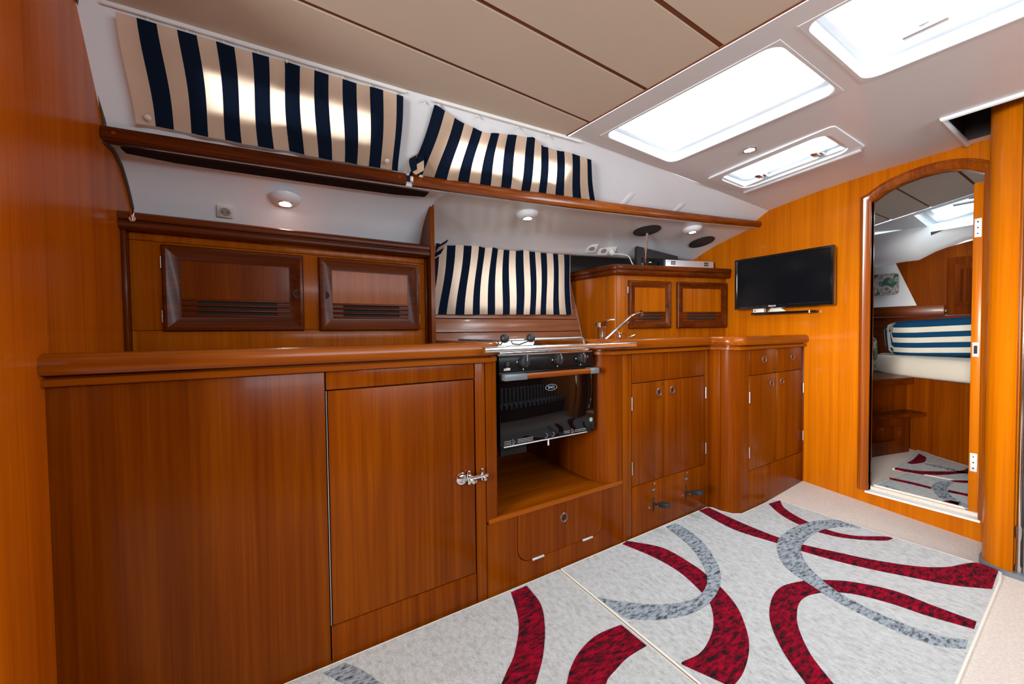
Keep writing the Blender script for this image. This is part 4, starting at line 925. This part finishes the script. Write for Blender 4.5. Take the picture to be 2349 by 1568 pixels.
t = tag(MB().box(2.26, 2.36, 1.845, 1.89, 1.4005, 1.456, 0.003).build('paper_box', cream_m), 'small pale box left of the silver electronics box', 'box')

# ================================================================== TELEVISION
t = thing('television', 'black flat-screen television mounted on the forward bulkhead', 'television', (2.79, 1.22, 1.13))
TX = 2.745
MB().box(TX, TX+0.035, 0.938, 1.498, 1.137, 1.482, 0.004).build('housing', gloss_m, t)
m = MB()
def tvl(i, dx): return [(TX+dx, 0.938+i, 1.137+i*1.3), (TX+dx, 1.498-i, 1.137+i*1.3), (TX+dx, 1.498-i, 1.482-i), (TX+dx, 0.938+i, 1.482-i)]
m.grid([tvl(0, 0.004), tvl(0.001, -0.004), tvl(0.014, -0.004), tvl(0.018, 0.0)], closed_u=True); m.build('bezel', gloss_m, t)
MB().box(TX-0.002, TX+0.002, 0.955, 1.481, 1.159, 1.465).build('screen', screen_m, t)
MT = Matrix.Translation((TX-0.0045, 1.258, 1.150)) @ Matrix(((0, 0, -1, 0), (-1, 0, 0, 0), (0, 1, 0, 0), (0, 0, 0, 1)))
text_mesh('FINLUX', 0.013, MT).build('brand_letters', white_ink, t)
MB().box(TX+0.035, XB, 1.15, 1.29, 1.23, 1.37).build('wall_mount', rubber_m, t)
t = thing('cable_shelf', 'thin black shelf with rounded end under the television', 'shelf', (2.80, 1.22, 1.09))
MB().prism([(XB-0.002, 1.405), (2.775, 1.405)] + arc(2.805, 1.075, 0.035, 180, 270, 5) + [(XB-0.002, 1.04)], 1.098, 1.112, 'z').build('board', gloss_m, t)
t = thing('white_adapter', 'small white adapter box on the black shelf under the television', 'adapter', (2.80, 1.36, 1.112))
MB().box(2.776, 2.815, 1.325, 1.393, 1.1125, 1.138, 0.003).build('case', white_m, t)
MB().box(2.7752, 2.7765, 1.375, 1.383, 1.120, 1.128).build('print_mark', dark_m, t)
t = thing('cable_bundle', 'folded bundle of white cable on the black shelf under the television', 'cable', (2.80, 1.26, 1.112))
for i in range(4):
    MB().tube(catmull([(2.790, 1.30-0.004*i, 1.117+0.006*i), (2.782, 1.26, 1.116+0.0055*i), (2.788, 1.20+0.008*i, 1.117+0.006*i)], 5), 0.0032, 8).build('loop', cable_m, t)

# ================================================================== SMALL OPENING HATCH
c = Vector((2.236, 0.992, 0)); yaw = math.radians(-5.0)
pz = deck(U(2.236, 0.992), 0.992)
e1 = (deck(U(2.40, 0.992), 0.992) - deck(U(2.08, 0.992), 0.992)).normalized(); e2 = (deck(U(2.2, 1.20), 1.20) - deck(U(2.24, 0.75), 0.75)).normalized()
nz = e1.cross(e2).normalized(); e2 = nz.cross(e1)
MH = Matrix.Translation(pz) @ Matrix((e1, e2, nz)).transposed().to_4x4()
t = struct(thing('window_6', 'x', 'hatch', pz)); del t['category']; del t['label']
def rrect(w, h, r, z, k=5):
    out = []
    for cx_, cy_, a in ((w/2-r, h/2-r, 0), (-w/2+r, h/2-r, 90), (-w/2+r, -h/2+r, 180), (w/2-r, -h/2+r, 270)):
        for q in arc(cx_, cy_, r, a, a+90, k): out.append((q[0], q[1], z))
    return out
m = MB(MH); m.grid([rrect(0.365, 0.575, 0.02, 0.002), rrect(0.36, 0.57, 0.02, -0.010), rrect(0.288, 0.495, 0.06, -0.012), rrect(0.283, 0.490, 0.06, -0.004), rrect(0.28, 0.485, 0.055, 0.045)], closed_u=True); m.build('surround', liner_m, t)
m = MB(MH); m.grid([rrect(0.282, 0.487, 0.05, 0.045), rrect(0.28, 0.485, 0.05, 0.032), rrect(0.240, 0.445, 0.045, 0.030), rrect(0.236, 0.441, 0.045, 0.045)], closed_u=True); m.build('hatch_frame', alu_m, t)
m = MB(MH); m.add(rrect(0.25, 0.455, 0.04, 0.043), [list(range(24))]); m.build('pane', pane_m, t, fix=False)
MB(MH).tube([(0.172, -0.27, -0.016), (0.172, 0.27, -0.016)], 0.009, 10).build('blind_bar', alu_m, t)
for y in (-0.13, 0.13):
    hm = MB(MH); hm.box(0.070, 0.128, y-0.020, y+0.020, 0.004, 0.030, 0.006); hm.box(0.030, 0.085, y-0.012, y+0.014, -0.006, 0.010, 0.004); hm.build('handle', steel_m, t)
MB(MH).box(-0.125, -0.075, -0.03, 0.03, 0.02, 0.045, 0.003).build('stay', grey_m, t)

# ================================================================== RUGS
def ribbon(rug, A, B, mat, z0=0.006, z1=0.0118, k=6, name='stripe'):
    a = catmull(A, k); b = catmull(B, k)
    def resample(P, n):
        d = [0]
        for p, q in zip(P, P[1:]): d.append(d[-1] + math.hypot(q[0]-p[0], q[1]-p[1]))
        out = []
        for i in range(n):
            s = d[-1]*i/(n-1); j = 0
            while j < len(d)-2 and d[j+1] < s: j += 1
            t = (s - d[j])/max(1e-9, d[j+1]-d[j]); out.append((lerp(P[j][0], P[j+1][0], t), lerp(P[j][1], P[j+1][1], t)))
        return out
    if len(A) != len(B): a = resample(a, 48); b = resample(b, 48)
    m = MB(); rows = [[(p[0], p[1], z0), (p[0], p[1], z1), (q[0], q[1], z1), (q[0], q[1], z0)] for p, q in zip(a, b)]
    m.grid(rows, closed_u=True); n = len(m.v); m.f.append([0, 1, 2, 3]); m.f.append([n-1, n-2, n-3, n-4])
    return m.build(name, mat, rug)
def rug(label, outline, z, pieces, dz=0.010):
    m = MB(); m.prism(outline, z, z+dz, 'z'); o = tag(m.build('rug', rug_m), label, 'rug', 'cream rugs with swirls')
    m = MB(); pts = [(p[0], p[1], z+0.005) for p in outline] + [(outline[0][0], outline[0][1], z+0.005)]
    m.tube(pts, 0.0058, 8).build('binding', bind_m, o)
    for A, B, mt in pieces: ribbon(o, A, B, mt, z+dz-0.004, z+dz+0.0016)
    return o
BIG = rug('large cream rug with crimson and grey swirls in front of the sink', [(0.993, 1.252), (2.03, 1.258), (2.052, 1.240), (2.054, 1.19), (2.075, 1.14), (2.12, 1.112), (2.457, 1.112), (2.468, 0.721), (2.486, 0.352), (2.477, 0.288), (2.387, 0.280), (1.584, 0.258), (0.993, 0.250)], 0.0, [
    ([(1.387, 1.254), (1.478, 1.126), (1.477, 0.975), (1.459, 0.900), (1.437, 0.836), (1.383, 0.744), (1.298, 0.666), (1.223, 0.620), (1.130, 0.588), (1.055, 0.579)],
     [(1.349, 1.247), (1.385, 1.101), (1.386, 0.973), (1.347, 0.854), (1.311, 0.797), (1.234, 0.740), (1.150, 0.706), (1.078, 0.693), (1.010, 0.702), (1.007, 0.690)], rugred_m),
    ([(2.034, 1.251), (2.011, 1.061), (2.012, 0.900), (2.038, 0.803), (2.094, 0.693), (2.150, 0.591), (2.240, 0.479), (2.336, 0.411), (2.439, 0.374), (2.489, 0.346), (2.474, 0.293)],
     [(1.956, 1.258), (1.913, 1.051), (1.954, 0.874), (1.977, 0.779), (2.015, 0.666), (2.064, 0.567), (2.120, 0.477), (2.167, 0.403), (2.207, 0.354), (2.247, 0.317), (2.285, 0.284)], rugred_m),
    ([(2.463, 1.081), (2.374, 1.020), (2.312, 0.912), (2.292, 0.794), (2.332, 0.705), (2.442, 0.626), (2.452, 0.601)],
     [(2.359, 1.094), (2.270, 0.985), (2.228, 0.860), (2.246, 0.760), (2.302, 0.688), (2.388, 0.619), (2.439, 0.601)], rugred_m),
    ([(1.210, 0.444), (1.238, 0.475), (1.298, 0.554), (1.379, 0.626), (1.457, 0.671), (1.564, 0.705), (1.653, 0.708), (1.756, 0.676), (1.831, 0.632), (1.900, 0.573), (1.962, 0.476), (1.972, 0.377), (1.985, 0.278)],
     [(1.279, 0.401), (1.302, 0.435), (1.364, 0.513), (1.452, 0.580), (1.526, 0.615), (1.597, 0.635), (1.657, 0.635), (1.705, 0.622), (1.755, 0.599), (1.815, 0.547), (1.861, 0.463), (1.888, 0.370), (1.930, 0.275)], rugred_m),
])
for A_, B_ in (([(1.727, 1.233), (1.693, 1.095), (1.592, 0.949), (1.503, 0.872), (1.414, 0.829), (1.310, 0.805), (1.204, 0.811), (1.106, 0.844), (1.042, 0.882), (1.005, 0.910)],
     [(1.652, 1.239), (1.597, 1.076), (1.522, 0.965), (1.437, 0.888), (1.350, 0.852), (1.268, 0.851), (1.166, 0.889), (1.080, 0.953), (1.025, 1.007), (0.995, 1.043)]),
    ([(2.452, 0.717), (2.445, 0.810), (2.341, 0.866), (2.174, 0.894), (2.003, 0.883), (1.889, 0.839), (1.792, 0.768), (1.751, 0.689), (1.724, 0.615), (1.709, 0.551), (1.704, 0.467), (1.707, 0.382), (1.732, 0.320), (1.788, 0.271)],
     [(2.443, 0.717), (2.382, 0.771), (2.279, 0.807), (2.147, 0.814), (2.030, 0.800), (1.966, 0.778), (1.889, 0.731), (1.818, 0.656), (1.773, 0.579), (1.763, 0.525), (1.759, 0.470), (1.766, 0.396), (1.787, 0.330), (1.842, 0.275)])):
    ribbon(BIG, A_, B_, ruggrey_m, 0.006, 0.0126)
rug('cream rug with crimson bands in front of the left galley cabinet', [(-0.40, 1.255), (0.980, 1.252), (0.980, 0.25), (-0.40, 0.25)], 0.0, [
    ([(0.739, 1.239), (0.706, 1.146), (0.669, 1.073), (0.601, 0.992), (0.550, 0.952), (0.518, 0.927), (0.477, 0.903)],
     [(0.810, 1.239), (0.797, 1.127), (0.743, 1.027), (0.676, 0.945), (0.630, 0.902), (0.599, 0.876), (0.562, 0.850)], rugred_m),
    ([(0.969, 0.902), (0.870, 0.913), (0.784, 0.896), (0.718, 0.864), (0.673, 0.829), (0.642, 0.800)],
     [(0.970, 0.799), (0.886, 0.800), (0.824, 0.789), (0.784, 0.780), (0.758, 0.765), (0.726, 0.747)], rugred_m),
    ([(0.093, 1.234), (0.141, 1.162), (0.169, 1.119)],
     [(0.152, 1.237), (0.196, 1.174), (0.238, 1.086)], ruggrey_m),
])
rug('rug just inside the fore cabin doorway beyond the sill', [(2.885, 0.785), (3.300, 0.750), (3.345, 0.490), (3.345, 0.450), (2.885, 0.450)], 0.100, [
    ([(3.089, 0.776), (3.104, 0.687), (3.094, 0.604)], [(3.056, 0.766), (3.060, 0.677), (3.060, 0.597)], rugred_m),
    ([(3.298, 0.553), (3.256, 0.596), (3.152, 0.610), (3.050, 0.590), (2.930, 0.535), (2.875, 0.435)], [(3.245, 0.557), (3.210, 0.557), (3.148, 0.554), (3.076, 0.538), (2.985, 0.499), (2.924, 0.442)], ruggrey_m),
    ([(2.900, 0.770), (2.885, 0.700)], [(2.920, 0.760), (2.888, 0.660)], ruggrey_m),
    ([(3.118, 0.546), (3.125, 0.474)], [(3.076, 0.538), (3.084, 0.467)], rugred_m),
    ([(2.888, 0.525), (2.930, 0.505), (2.940, 0.475)], [(2.886, 0.515), (2.887, 0.490), (2.888, 0.470)], rugred_m),
])
rug('rug beside the fore cabin berth, further in', [(3.320, 0.815), (3.980, 0.845), (3.870, 0.735), (3.770, 0.580), (3.700, 0.460), (3.360, 0.460), (3.360, 0.500)], 0.100, [
    ([(3.347, 0.811), (3.374, 0.728), (3.463, 0.653), (3.582, 0.583), (3.710, 0.564)], [(3.309, 0.808), (3.313, 0.715), (3.380, 0.637), (3.518, 0.573), (3.576, 0.544)], rugred_m),
    ([(3.606, 0.739), (3.605, 0.661), (3.587, 0.545)], [(3.572, 0.732), (3.560, 0.653), (3.533, 0.537)], ruggrey_m),
    ([(3.520, 0.800), (3.660, 0.800), (3.850, 0.815)], [(3.520, 0.775), (3.640, 0.745), (3.780, 0.765)], rugred_m),
    ([(3.325, 0.574), (3.402, 0.517)], [(3.308, 0.554), (3.344, 0.508)], rugred_m),
])

# ================================================================== FORE CABIN SEEN THROUGH THE DOORWAY
FZ0 = 0.10
struct(MB().prism([(2.87, 0.30), (2.87, 1.60), (4.6, 1.60), (4.6, 0.30)], 0.06, FZ0, 'z').build('floor_fore_cabin', carpet_m))
cc = struct(MB().prism([(2.87, -0.6), (2.87, 2.4), (4.9, 2.4), (4.49, 1.235), (3.17, -0.6)], 1.985, 2.0, 'z').build('ceiling_fore_cabin', recess_m))
def ctop(y): return 4.49 - (1.235 - y)*0.72
cs_ = [-0.6, 0.02, 0.30, 0.575, 0.852, 1.120, 1.45]
for a, b in zip(cs_, cs_[1:]):
    MB().prism([(2.87, a+0.007), (2.87, b-0.007), (ctop(b), b-0.007), (ctop(a), a+0.007)], 1.90, 1.915, 'z').build('headlining_panel', panel_m, cc)
    MB().prism([(2.87, b-0.009), (2.87, b+0.009), (ctop(b), b+0.009), (ctop(b), b-0.009)], 1.905, 1.914, 'z').build('batten', seam_m, cc)
# forward of the panels: white moulding with a hatch, falling to the bow
def cdeck(x, y): return 1.898 - 0.10*max(0, x - ctop(y))
hx0, hx1, hy0, hy1 = 4.33, 4.92, 0.28, 0.975
m = MB()
gx = [0.0, 1, 2, 3]
for (ya, yb) in ((-0.6, hy0), (hy0, hy1), (hy1, 1.45)):
    for seg in range(3):
        def X(y, s): return [ctop(y)+0.004, max(ctop(y)+0.03, 4.345 - (0.975-y)*0.72), max(ctop(y)+0.5, 4.92 - (0.975-y)*0.72), 5.4][s]
        if ya == hy0 and seg == 1: continue
        m.add([(X(ya, seg), ya, cdeck(X(ya, seg), ya)), (X(yb, seg), yb, cdeck(X(yb, seg), yb)), (X(yb, seg+1), yb, cdeck(X(yb, seg+1), yb)), (X(ya, seg+1), ya, cdeck(X(ya, seg+1), ya))], [(0, 1, 2, 3)])
m.build('deckhead_moulding', liner_m, cc, fix=False)
t = struct(thing('window_7', 'x', 'hatch', (4.4, 0.65, 1.88))); del t['category']; del t['label']
def hq(i, dz):
    A_ = [(X(hy0, 1)+i, hy0+i), (X(hy0, 2)-i, hy0+i), (X(hy1, 2)-i, hy1-i), (X(hy1, 1)+i, hy1-i)]
    return [(x, y, cdeck(x, y)+dz) for x, y in A_]
m = MB(); m.grid([hq(-0.01, -0.004), hq(0.004, -0.004), hq(0.02, 0.07), hq(0.06, 0.075)], closed_u=True); m.build('light_well', liner_m, t)
m = MB(); m.grid([hq(0.035, 0.06), hq(0.07, 0.06), hq(0.07, 0.075)], closed_u=True); m.build('hatch_frame', alu_m, t)
m = MB(); m.add(hq(0.05, 0.08), [(0, 1, 2, 3)]); m.build('pane', pane_m, t, fix=False)
for q in ((4.30, 0.62), (4.45, 0.72)): MB().box(q[0]-0.02, q[0]+0.02, q[1]-0.06, q[1]+0.06, 1.925, 1.94, 0.004).build('handle', grey_m, t)
# cabin side: overhanging side deck, hull wall and wooden end panels
wf = MB(); rows = []
for x in (2.88, 3.4, 4.0, 4.5, 5.0): rows.append([(x, 1.44, 1.90), (x, 1.46, 1.82), (x, 1.42, 1.76), (x, 1.46, 1.62), (x, 1.62, 1.56), (x, 1.75, 1.56)])
wf.grid(rows); cw = struct(wf.build('wall_fore_cabin_port', liner_m, fix=False))
MB().grid([[(2.88, 1.72, 0.1), (2.88, 1.75, 1.57)], [(5.2, 1.55, 0.1), (5.2, 1.60, 1.57)]]).build('hull_side', liner_m, cw, fix=False)
E5 = 4.95
def cf(y): return E5 - 0.10*(1.2 - y)                         # end wall line
wf = MB(); wf.grid([[(cf(y), y, z) for z in (0.5, 1.15, 1.66)] for y in (-0.6, 0.4, 1.65)]); we = struct(wf.build('wall_fore_cabin_end', liner_m, fix=False))
m = MB(); rows = []
for y in (-0.6, 0.5, 0.78, 0.95, 1.05, 1.60):
    zl = interp([-0.6, 0.5, 0.85, 1.05, 1.6], [1.80, 1.74, 1.70, 1.585, 1.580], y)
    rows.append([(cf(y)-0.20, y, 1.865), (cf(y)-0.215, y, 1.80), (cf(y)-0.20, y, zl+0.13), (cf(y)-0.15, y, zl+0.02), (cf(y)+0.02, y, zl)])
m.grid(rows); m.build('bow_deck_liner', liner_m, we, 60, fix=False)
MB().prism([(1.045, 1.155), (1.200, 1.59), (1.06, 1.60), (0.95, 1.66), (0.60, 1.74), (0.60, 1.155)], cf(0.9)-0.05, cf(0.9)-0.03, 'x').build('end_panel', veneer, we)
t = thing('cabin_locker', 'dark wooden locker at the far right inside the fore cabin', 'locker', (4.8, 0.70, 1.0))
MB().box(4.65, 4.755, 0.20, 0.842, 1.10, 1.56, 0.003).build('body', trim_z, t)
MB().box(4.635, 4.649, 0.40, 0.800, 1.17, 1.50, 0.004).build('door', trim_z, t)
MB().box(4.631, 4.636, 0.44, 0.765, 1.20, 1.46, 0.002).build('door_panel', trim_z, t)
t = thing('cabin_shelf', 'dark wooden shelf ledge behind the striped cabin cushion', 'shelf', (4.7, 1.1, 1.10))
shelf_t = t
MB().box(4.63, 4.86, 0.845, 1.62, 1.110, 1.125, 0.002).build('shelf_board', trim_y, t)
MB().box(4.61, 4.63, 0.845, 1.62, 1.095, 1.185, 0.005).build('fiddle_edge', trim_y, t)
t = thing('floral_blind', 'floral fabric blind over the small porthole inside the fore cabin', 'blind', (4.9, 1.25, 1.3))
MB(Matrix.Translation((cf(1.27)-0.02, 1.335, 1.41)) @ Matrix.Rotation(math.pi/2, 4, 'Z') @ Matrix.Rotation(math.pi/2, 4, 'X')).add([(p[0], p[1], 0) for p in rrect(0.28, 0.20, 0.03, 0)] + [(p[0], p[1], -0.012) for p in rrect(0.28, 0.20, 0.03, 0)], [list(range(24)), list(range(24, 48))[::-1]] + [(i, (i+1) % 24, 24+(i+1) % 24, 24+i) for i in range(24)]).build('fabric', floral_m, t)
t = thing('cabin_light', 'flat pale light fitting on the fore cabin ceiling', 'light', (3.15, 0.92, 1.9))
MB().box(2.98, 3.24, 0.86, 0.97, 1.880, 1.8995, 0.010).build('diffuser', white_m, t)
MB().box(3.245, 3.275, 0.87, 0.95, 1.885, 1.8995, 0.003).build('switch_end', alu_m, t)
MB().box(4.66, 4.675, 0.20, 1.62, 0.64, 1.094, 0.002).build('back_board', trim_y, shelf_t)
struct(MB().box(2.87, 5.4, -0.63, -0.60, 0.0, 2.0).build('wall_fore_cabin_starboard', veneer))
# berth
BD = [(4.01, 0.908), (3.775, 0.558), (3.50, 0.150), (3.40, -0.30), (4.64, -0.30), (4.64, 1.25), (4.24, 1.22)]
t = thing('berth_base', 'varnished wooden front of the fore cabin berth below the mattress', 'berth', (4.1, 0.7, FZ0))
MB().prism(BD, FZ0, 0.632, 'z').build('front_panel', veneer, t)
t = thing('mattress', 'mattress under a pale fitted sheet on the fore cabin berth', 'mattress', (4.2, 0.7, 0.633))
def shrink(P, d):
    c_ = (sum(p[0] for p in P)/len(P), sum(p[1] for p in P)/len(P)); out = []
    for p in P:
        v = Vector((p[0]-c_[0], p[1]-c_[1])); l = v.length; v *= (l-d)/l; out.append((c_[0]+v.x, c_[1]+v.y))
    return out
def loopz(P, z):
    Q = []
    n_ = len(P)
    for i in range(n_):
        a, b, c_ = Vector(P[i-1]), Vector(P[i]), Vector(P[(i+1) % n_])
        Q += [tuple(b.lerp(a, 0.12)), tuple(b.lerp(a, 0.03).lerp(c_, 0.03)), tuple(b.lerp(c_, 0.12))]
    return [(q[0], q[1], z) for q in Q]
BM = [(4.06, 1.00)] + BD[1:]
BM[-1] = (4.30, 1.20)
m = MB(); m.grid([loopz(shrink(BM, 0.02), 0.634), loopz(shrink(BM, -0.008), 0.655), loopz(shrink(BM, -0.008), 0.735), loopz(shrink(BM, 0.012), 0.768), loopz(shrink(BM, 0.05), 0.778)], closed_u=True)
m.f.append(list(range(len(m.v)-21, len(m.v)))); m.f.append(list(range(21))[::-1]); m.build('sheet', sheet_m, t, 70)
# striped back cushion
def cushion(name, label, M, w, h, d, mat, vper, parts=True):
    rows = []; uvs = []; n1, n2 = 26, 28
    for j in range(n2+1):
        b = math.pi*(j/n2 - 0.5); row = []
        for i in range(n1*2):
            a = 2*math.pi*i/(n1*2)
            def se(c, p): return math.copysign(abs(c)**p, c)
            x = w/2*se(math.cos(a), 0.35)*se(math.cos(b), 0.30); y = d/2*se(math.sin(a), 0.8)*se(math.cos(b), 0.45); z = h/2*se(math.sin(b), 0.45)
            fx = abs(x)/(w/2); inner = min(1.0, max(0.0, (0.86 - fx)/0.03))
            row.append((x, y, z + 0.012*math.sin(x*5)))
            vv = (z/h+0.5)*vper if fx < 0.84 else (0.18 if fx < 0.86 else (0.8 if fx < 0.92 else (0.2 if fx < 0.965 else 0.8)))
            uvs.append((0.2, vv))
        rows.append(row)
    m = MB(M); m.grid(rows, closed_u=True, uvs=uvs)
    o = m.build(name, mat, None, 70, fix=True); return tag(o, label, 'cushion')
MC = Matrix.Translation((4.33, 0.715, 0.925)) @ Matrix.Rotation(math.radians(-99), 4, 'Z') @ Matrix.Rotation(math.radians(10), 4, 'X')
cushion('striped_cushion', 'navy and cream striped back cushion standing on the fore cabin berth', MC, 0.86, 0.285, 0.17, cushion_m, 3.5)
MC2 = Matrix.Translation((4.04, 1.195, 0.785)) @ Matrix.Rotation(math.radians(-35), 4, 'Z')
o = cushion('floral_cushion', 'floral cushion at the left edge of the fore cabin berth', MC2, 0.20, 0.285, 0.12, floral_m, 1)
# side seat and step box
t = thing('cabin_bench', 'dark wooden bench ledge on the left side of the fore cabin', 'bench', (3.6, 1.2, FZ0))
MB().prism([(2.90, 1.13), (3.47, 0.985), (3.93, 0.868), (4.03, 0.93), (4.20, 1.20), (4.20, 1.55), (2.90, 1.60)], 0.595, 0.640, 'z').build('top_ledge', trim_x, t)
MB().prism([(2.90, 1.17), (3.47, 1.03), (4.02, 0.92), (4.20, 1.22), (4.20, 1.55), (2.90, 1.60)], FZ0, 0.595, 'z').build('front', veneer, t)
t = thing('cabin_step', 'wooden step box with an oval hand hole inside the doorway', 'step', (3.6, 1.0, FZ0))
MB().prism([(2.90, 1.10), (3.47, 0.975), (3.93, 0.80), (4.00, 0.775), (4.02, 0.80), (3.98, 0.935), (3.47, 1.04), (2.90, 1.18)], 0.368, 0.392, 'z').build('tread', trim_x, t)
dv = Vector((3.90-2.95, 0.878-1.125, 0)); yw = math.atan2(dv.y, dv.x); ln = dv.length
MO = Matrix.Translation((2.95, 1.125, FZ0)) @ Matrix.Rotation(yw, 4, 'Z')
hole = arc(0.84, 0.150, 0.055, 90, -90, 8) + arc(0.40, 0.150, 0.055, -90, -270, 8)
m = MB(MO); hgt = 0.267
outer_l = [(0.0, 0.0), (ln, 0.0), (ln, hgt), (0.0, hgt)]
for y in (0.0, 0.016):
    k0 = len(m.v)
up_ = [(ln, hgt), (0.0, hgt), (0.0, 0.15)] + [p for p in arc(0.40, 0.150, 0.055, 180, 90, 5)] + [p for p in arc(0.84, 0.150, 0.055, 90, 0, 5)] + [(ln, 0.15)]
dn_ = [(0.0, 0.0), (ln, 0.0), (ln, 0.15)] + [p for p in arc(0.84, 0.150, 0.055, 0, -90, 5)] + [p for p in arc(0.40, 0.150, 0.055, -90, -180, 5)] + [(0.0, 0.15)]
m.prism(up_, 0.0, 0.016, 'y'); m.prism(dn_, 0.0, 0.016, 'y'); m.build('riser', trim_z, t)
MB(MO).box(0.02, ln-0.005, 0.10, 0.12, 0.0, 0.26).build('inner_board', carcass_m, t)
MB(MO).box(ln-0.016, ln, 0.017, 0.10, 0.0, hgt).build('end_board', trim_z, t)

# ================================================================== SETTEE BEHIND THE CAMERA (shows as a reflection in the oven door)
t = thing('settee', 'striped saloon settee mirrored in the black oven door', 'settee', (1.7, -1.1, 0))
MB().box(0.6, 2.8, -1.72, -0.46, 0.0, 0.34, 0.01).build('base', veneer_x, t)
def stripe_box(name, x0, x1, y0, y1, z0, z1):
    m = MB(); rows = []; uvs = []
    sec = [(y0, z0), (y0, z1-0.03), (y0+0.03, z1), (y1-0.05, z1), (y1-0.015, z1-0.02), (y1, z1-0.05), (y1, z0)]
    for i in range(41):
        x = lerp(x0, x1, i/40); rows.append([(x, y, z) for y, z in sec]); uvs += [((x-x0)/0.11, 0)]*len(sec)
    m.grid(rows, uvs=uvs); m.build(name, settee_m, t, 50)
stripe_box('seat_cushion', 0.6, 2.8, -1.25, -0.42, 0.345, 0.47)
stripe_box('back_cushion', 0.6, 2.8, -1.30, -1.05, 0.475, 0.95)
MB().box(0.6, 2.8, -1.72, -1.305, 0.345, 0.93, 0.01).build('back_locker', veneer_x, t)
